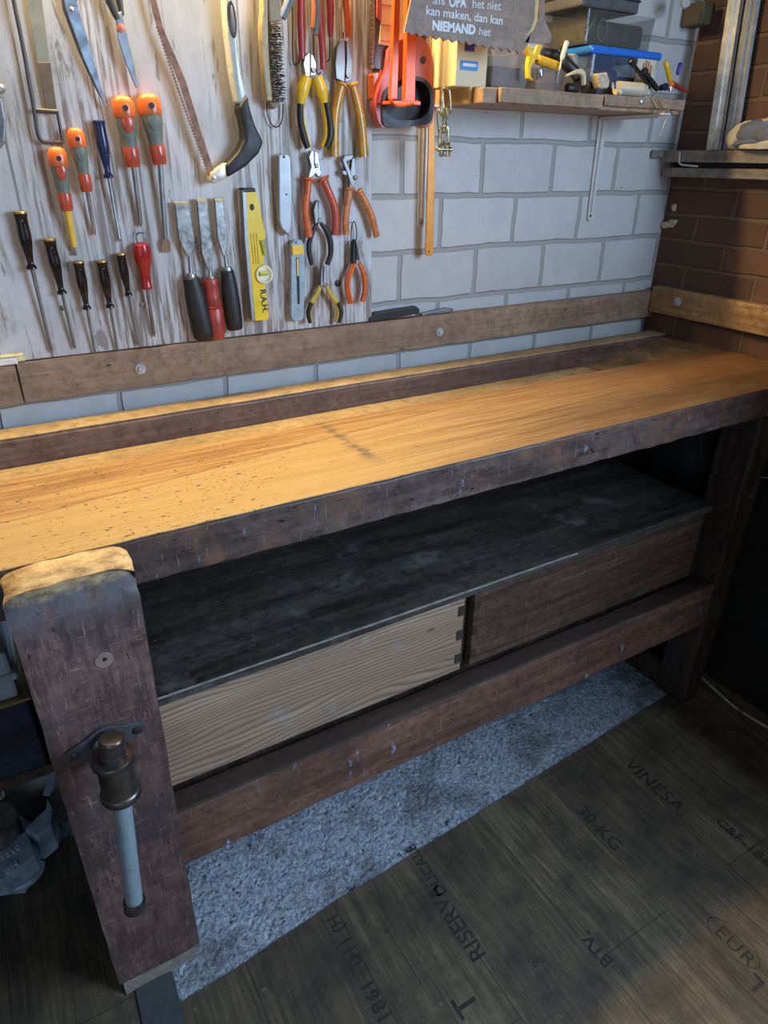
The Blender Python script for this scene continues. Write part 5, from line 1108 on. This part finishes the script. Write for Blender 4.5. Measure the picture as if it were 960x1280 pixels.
# mortar clump in the corner
bm = BM(); bmesh.ops.create_icosphere(bm, subdivisions=3, radius=.012, matrix=Matrix.Translation((1.697, -.018, 1.235)) @ Matrix.Diagonal((.6, 1.3, .7, 1)))
bmesh.ops.create_icosphere(bm, subdivisions=3, radius=.011, matrix=Matrix.Translation((1.697, -.036, 1.245)) @ Matrix.Diagonal((.6, 1.2, .6, 1)))
bmesh.ops.create_icosphere(bm, subdivisions=2, radius=.009, matrix=Matrix.Translation((1.698, -.028, 1.278)) @ Matrix.Diagonal((.5, 1.0, .8, 1)))
rough(bm, .008, 60); single('mortar_blob', bm, plain('cream_mortar', (0.60, 0.54, 0.42), .85, 0, .2, 60, .3), 'cream lump of mortar squeezed out in the brick corner', 'mortar', smooth=True)

# ledge on the brick wall with posts and cloth
t = thing('wall_ledge', 'weathered grey double plank ledge on the brown brick wall', 'ledge', (1.66, -.3, 1.357))
bm = BM(); slab(bm, 1.640, XR - .001, -.95, .0 - .001, 1.386, 1.413, 2, 26, 1, .002, .001, 14, 2.); link('upper_plank', bm, M_sill, t)
bm = BM(); slab(bm, 1.652, XR - .001, -.95, -.003, 1.352, 1.374, 2, 26, 1, .002, .001, 14, 6.); link('lower_plank', bm, M_sill, t)
bm = BM(); box(bm, 1.685, XR - .001, -.90, -.04, 1.374, 1.386); link('spacer', bm, M_leg, t)
bm = BM(); tube(bm, [WX(850, 190, 1.637), WX(849, 204, 1.637), WX(852, 206, 1.636), WX(872, 208, 1.636)], .0022, 8, smooth=False); link('white_hook', bm, plain('white_wire', (.7, .7, .68), .4), t, True)
def leaning(px, r0, x, mat, lab, w_):
    t = thing('profile_bar', lab, 'post', hbase(WX(*px[0], x)), 'profile bars standing on the ledge')
    a, b = WX(*px[0], x), WX(*px[1], x)
    a.z = 1.4135
    bm = BM(); q = BM(); bmesh.ops.create_cube(q, size=1)
    d = (b - a).normalized(); s = Vector((1, 0, 0)); u = s.cross(d).normalized(); Ln = (b - a).length
    for v in q.verts: v.co = a + d * (v.co.z + .5) * Ln + s * v.co.x * .012 + u * v.co.y * w_
    bevel(q, .0015, 1); merge(bm, q); bar = link('bar', bm, mat, t)
    bm = BM(); q = BM(); bmesh.ops.create_cube(q, size=1)
    for v in q.verts: v.co = a + d * ((v.co.z + .5) * (Ln - .002) + .001) + s * (v.co.x * .010 - .009) + u * (v.co.y * w_ * .35)
    bevel(q, .001, 1); merge(bm, q); link('raised_lip', bm, mat, bar)
whp = plain('chipped_white_paint', (0.78, 0.75, 0.66), .5, 0, .3, 35, .2)
leaning([(892, 186), (926, -40)], 0, 1.672, whp, 'chipped white profile bar standing on the ledge, nearer the corner', .030)
leaning([(912, 186), (948, -40)], 0, 1.680, plain('grey_profile', (0.36, 0.36, 0.35), .5, 0, .3, 35), 'grey profile bar on the ledge behind the cloth, right of the white one', .026)
t = thing('cloth', 'crumpled cream and blue-grey cloth lying on the ledge', 'cloth', (1.66, -.25, 1.4135))
def blob(cx, cy, cz, sx, sy, sz, seed, amp=.010, fr=28):
    bm = BM(); bmesh.ops.create_icosphere(bm, subdivisions=4, radius=1, matrix=Matrix.Translation((cx, cy, cz)) @ Matrix.Diagonal((sx, sy, sz, 1)))
    for v in bm.verts:
        n_ = noise.noise(v.co * fr + Vector((seed, 0, 0))); d = (v.co - Vector((cx, cy, cz))).normalized(); v.co += d * (abs(n_) * -amp * 2 + amp * .5)
        if v.co.z < 1.4145: v.co.z = 1.4145
    return bm
cream = plain('cream_cloth', (0.55, 0.50, 0.38), .9, 0, .08, 30); blueg = plain('blue_grey_cloth', (0.13, 0.155, 0.20), .9, 0, .15, 30)
link('cream_lining', blob(1.655, -.232, 1.438, .030, .050, .032, 3), cream, t, True)
link('grey_fold', blob(1.648, -.262, 1.446, .032, .060, .026, 9), blueg, t, True)
link('grey_fold', blob(1.640, -.245, 1.428, .022, .038, .014, 5, .006), blueg, t, True)
link('cream_end', blob(1.640, -.285, 1.420, .026, .060, .016, 7), cream, t, True)
link('cream_back', blob(1.668, -.285, 1.466, .020, .050, .018, 2), cream, t, True)
bm = BM(); box(bm, 1.60, 1.655, -.0002 - .012, -.001, 1.395, 1.413, .003); single('wood_block', bm, M_sill, 'small wood stub on the white wall at the ledge end', 'block')

# ================================================================== under and around the bench
# left: pale tray, blue-black crate, cast vise on the floor
t = thing('storage_crate', 'dark navy crate partly hidden behind the leg vise', 'crate', (-.16, -.30, .0))
bm = BM(); b = BM(); box(b, -.34, -.065, -.36, -.10, .46, .617, .004, 2); merge(bm, b); link('body', bm, wood('navy_streaked', (0.012, 0.014, 0.03), (0.035, 0.045, 0.085), 0, 4, 60, .5, .5), t)
bm = BM(); box(bm, -.35, -.06, -.375, -.09, .617, .622, .001); link('gold_edge', bm, gold, t)
bm = BM(); box(bm, -.36, -.05, -.36, -.08, .44, .46, .001); link('base_board', bm, M_leg, t)
bm = BM(); box(bm, -.60, -.56, -.36, -.09, .0, .44); box(bm, -.60, -.36, -.36, -.09, .44, .46); link('support', bm, M_leg, t)
t = thing('tray_box', 'pale blue-grey plastic tray on the navy crate beside the vise top', 'tray', (-.16, -.3, .6225))
bm = BM(); box(bm, -.34, -.075, -.365, -.10, .6225, .71, .006, 2); link('body', bm, plain('pale_blue_grey_plastic', (0.42, 0.45, 0.47), .5, 0, .05), t)
bm = BM(); box(bm, -.35, -.068, -.372, -.09, .66, .672, .003); link('rim', bm, plain('pale_blue_grey_plastic', (0, 0, 0)), t)

cast = plain('blue_grey_cast_iron', (0.46, 0.57, 0.68), .42, .25, .4, 30, .4)
castd = plain('dark_greasy_iron', (0.05, 0.045, 0.04), .5, .5, .5, 40, .3)
VT = thing('bench_vise', 'blue-grey cast iron vise with raised lettering lying on the floor', 'vise', (-.20, -.14, 0))
def cast_prism(px, zt, zb_, name, mat, bev=.004):
    """outline given on the photograph, laid on the level zt, going down to zb_"""
    pts = []
    for u, v in px:
        r = ray(u, v); t_ = (zt - CAM.z) / r.z; p = CAM + r * t_; p.y = min(p.y, -.035); pts.append(p)
    b = BM(); f = b.faces.new([b.verts.new((p.x, p.y, zt)) for p in pts]); r = bmesh.ops.extrude_face_region(b, geom=[f])
    for g in r['geom']:
        if isinstance(g, bmesh.types.BMVert): g.co.z = zb_
    bmesh.ops.recalc_face_normals(b, faces=b.faces); bevel(b, bev, 2); return link(name, b, mat, VT)
cast_prism([(-60, 1120), (30, 1110), (45, 1088), (40, 1075), (-60, 1110)], .02, .001, 'base_lug', cast)
cast_prism([(-70, 1085), (2, 1096), (48, 1052), (50, 1030), (25, 1018), (-60, 1050)], .075, .012, 'base', cast, .006)
BDY = cast_prism([(-70, 1112), (3, 1100), (46, 1068), (32, 1038), (-2, 1060), (-70, 1070)], .10, .05, 'flange', cast)
cast_prism([(-70, 1050), (0, 1050), (18, 1034), (24, 1018), (12, 998), (-70, 1000)], .135, .05, 'body', plain('worn_rusty_blue_iron', (0.24, 0.22, 0.20), .4, .6, .6, 50, .5), .010)
cast_prism([(30, 1036), (45, 1045), (64, 1030), (66, 1010), (58, 995), (57, 1010), (44, 1022)], .11, .03, 'jaw', cast, .005)
cast_prism([(30, 1020), (44, 1022), (57, 1008), (60, 992), (50, 988), (38, 998)], .085, .04, 'screw_housing', castd, .006)
cast_prism([(50, 1050), (64, 1046), (74, 1028), (66, 1020), (52, 1034)], .04, .002, 'rear_lug', cast)
bm = BM(); p = Vector((-.105, -.06, .10)); lathe(bm, p, p + Vector((.03, .05, .01)), [(0, .008), (.4, .010), (1, .008)], 14); link('locking_bolt', bm, cast, VT, True)
def onz(u, v, z): r = ray(u, v); return CAM + r * ((z - CAM.z) / r.z)
a, b_ = onz(2, 1077, .1005), onz(28, 1059, .1005)
lt = plain('rubbed_bright_letters', (0.75, 0.82, 0.88), .4, .2)
tx = text_bm('3310', .019, frame(a, b_ - a, (0, 1, 0)), .0015, 1.1, .0003); link('raised_lettering', tx, lt, BDY)
a, b_ = onz(8, 1093, .1005), onz(34, 1074, .1005)
tx = text_bm('BH', .020, frame(a, b_ - a, (0, 1, 0)), .0015, 1.1, .0004); link('raised_lettering', tx, lt, BDY)
bm = BM(); tube(bm, [onz(u, v, .02) for u, v in ((-40, 1116), (10, 1112), (36, 1103), (50, 1086), (48, 1068), (40, 1056))], .009, 12); link('base_loop', bm, cast, VT, True)
t = thing('steel_bar', 'bright steel bar end leaning at the left picture edge above the cast vise', 'bar', (-.2, -.1, .0))
bm = BM(); tube(bm, [onz(-14, 1010, .14), onz(6, 992, .16), onz(-2, 955, .24)], [.008, .008, .008], 8, smooth=False); link('rod', bm, steel, t, True)

# right: dark bags behind the drawer case, cable, and an unseen cabinet added to block window light
bm = blob(1.40, -.10, .72, .10, .07, .075, 11, .016, 22)
for v in bm.verts: v.co.z = max(v.co.z, .6425)
def darkbag(cx, cy, cz, sx, sy, sz, seed, lab):
    bm = BM(); bmesh.ops.create_icosphere(bm, subdivisions=4, radius=1, matrix=Matrix.Translation((cx, cy, cz)) @ Matrix.Diagonal((sx, sy, sz, 1)))
    for v in bm.verts:
        n_ = noise.noise(v.co * 20 + Vector((seed, 0, 0))); d = (v.co - Vector((cx, cy, cz))).normalized(); v.co -= d * abs(n_) * .03
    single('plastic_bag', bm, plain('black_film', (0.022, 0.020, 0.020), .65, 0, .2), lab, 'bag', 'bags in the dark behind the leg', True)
bm.free()
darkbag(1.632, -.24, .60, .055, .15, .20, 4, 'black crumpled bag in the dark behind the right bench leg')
t = thing('shade_cabinet', 'unseen dark cabinet added right of the bench to block window light', 'cabinet', (1.58, -1.3, 0))
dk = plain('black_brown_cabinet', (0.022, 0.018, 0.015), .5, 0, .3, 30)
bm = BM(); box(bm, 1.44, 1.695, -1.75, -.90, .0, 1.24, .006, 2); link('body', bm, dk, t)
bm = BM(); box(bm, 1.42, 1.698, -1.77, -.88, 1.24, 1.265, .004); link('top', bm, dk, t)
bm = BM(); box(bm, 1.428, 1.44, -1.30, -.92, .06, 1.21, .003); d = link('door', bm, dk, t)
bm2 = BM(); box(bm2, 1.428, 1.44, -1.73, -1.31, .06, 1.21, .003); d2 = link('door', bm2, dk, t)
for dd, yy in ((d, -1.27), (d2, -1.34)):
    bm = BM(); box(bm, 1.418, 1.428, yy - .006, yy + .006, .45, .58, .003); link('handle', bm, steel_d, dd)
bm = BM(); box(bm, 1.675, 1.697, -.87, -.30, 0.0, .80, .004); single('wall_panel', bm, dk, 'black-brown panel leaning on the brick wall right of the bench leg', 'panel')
bm = BM(); tube(bm, [(1.655, -.40, .004), (1.650, -.48, .004), (1.632, -.56, .004), (1.622, -.63, .004), (1.630, -.72, .004), (1.645, -.86, .004)], .0035, 8); single('power_cable', bm, plain('cream_cable', (0.55, 0.50, 0.38), .5), 'cream cable curving on the floor right of the bench leg', 'cable', smooth=True)
bm = BM(); tube(bm, [WX(947, 595, 1.66), WX(955, 597, 1.66), WX(975, 596, 1.66)], .0012, 6); single('power_cable', bm, whitep, 'short white wire beside the right bench leg', 'cable', smooth=True)
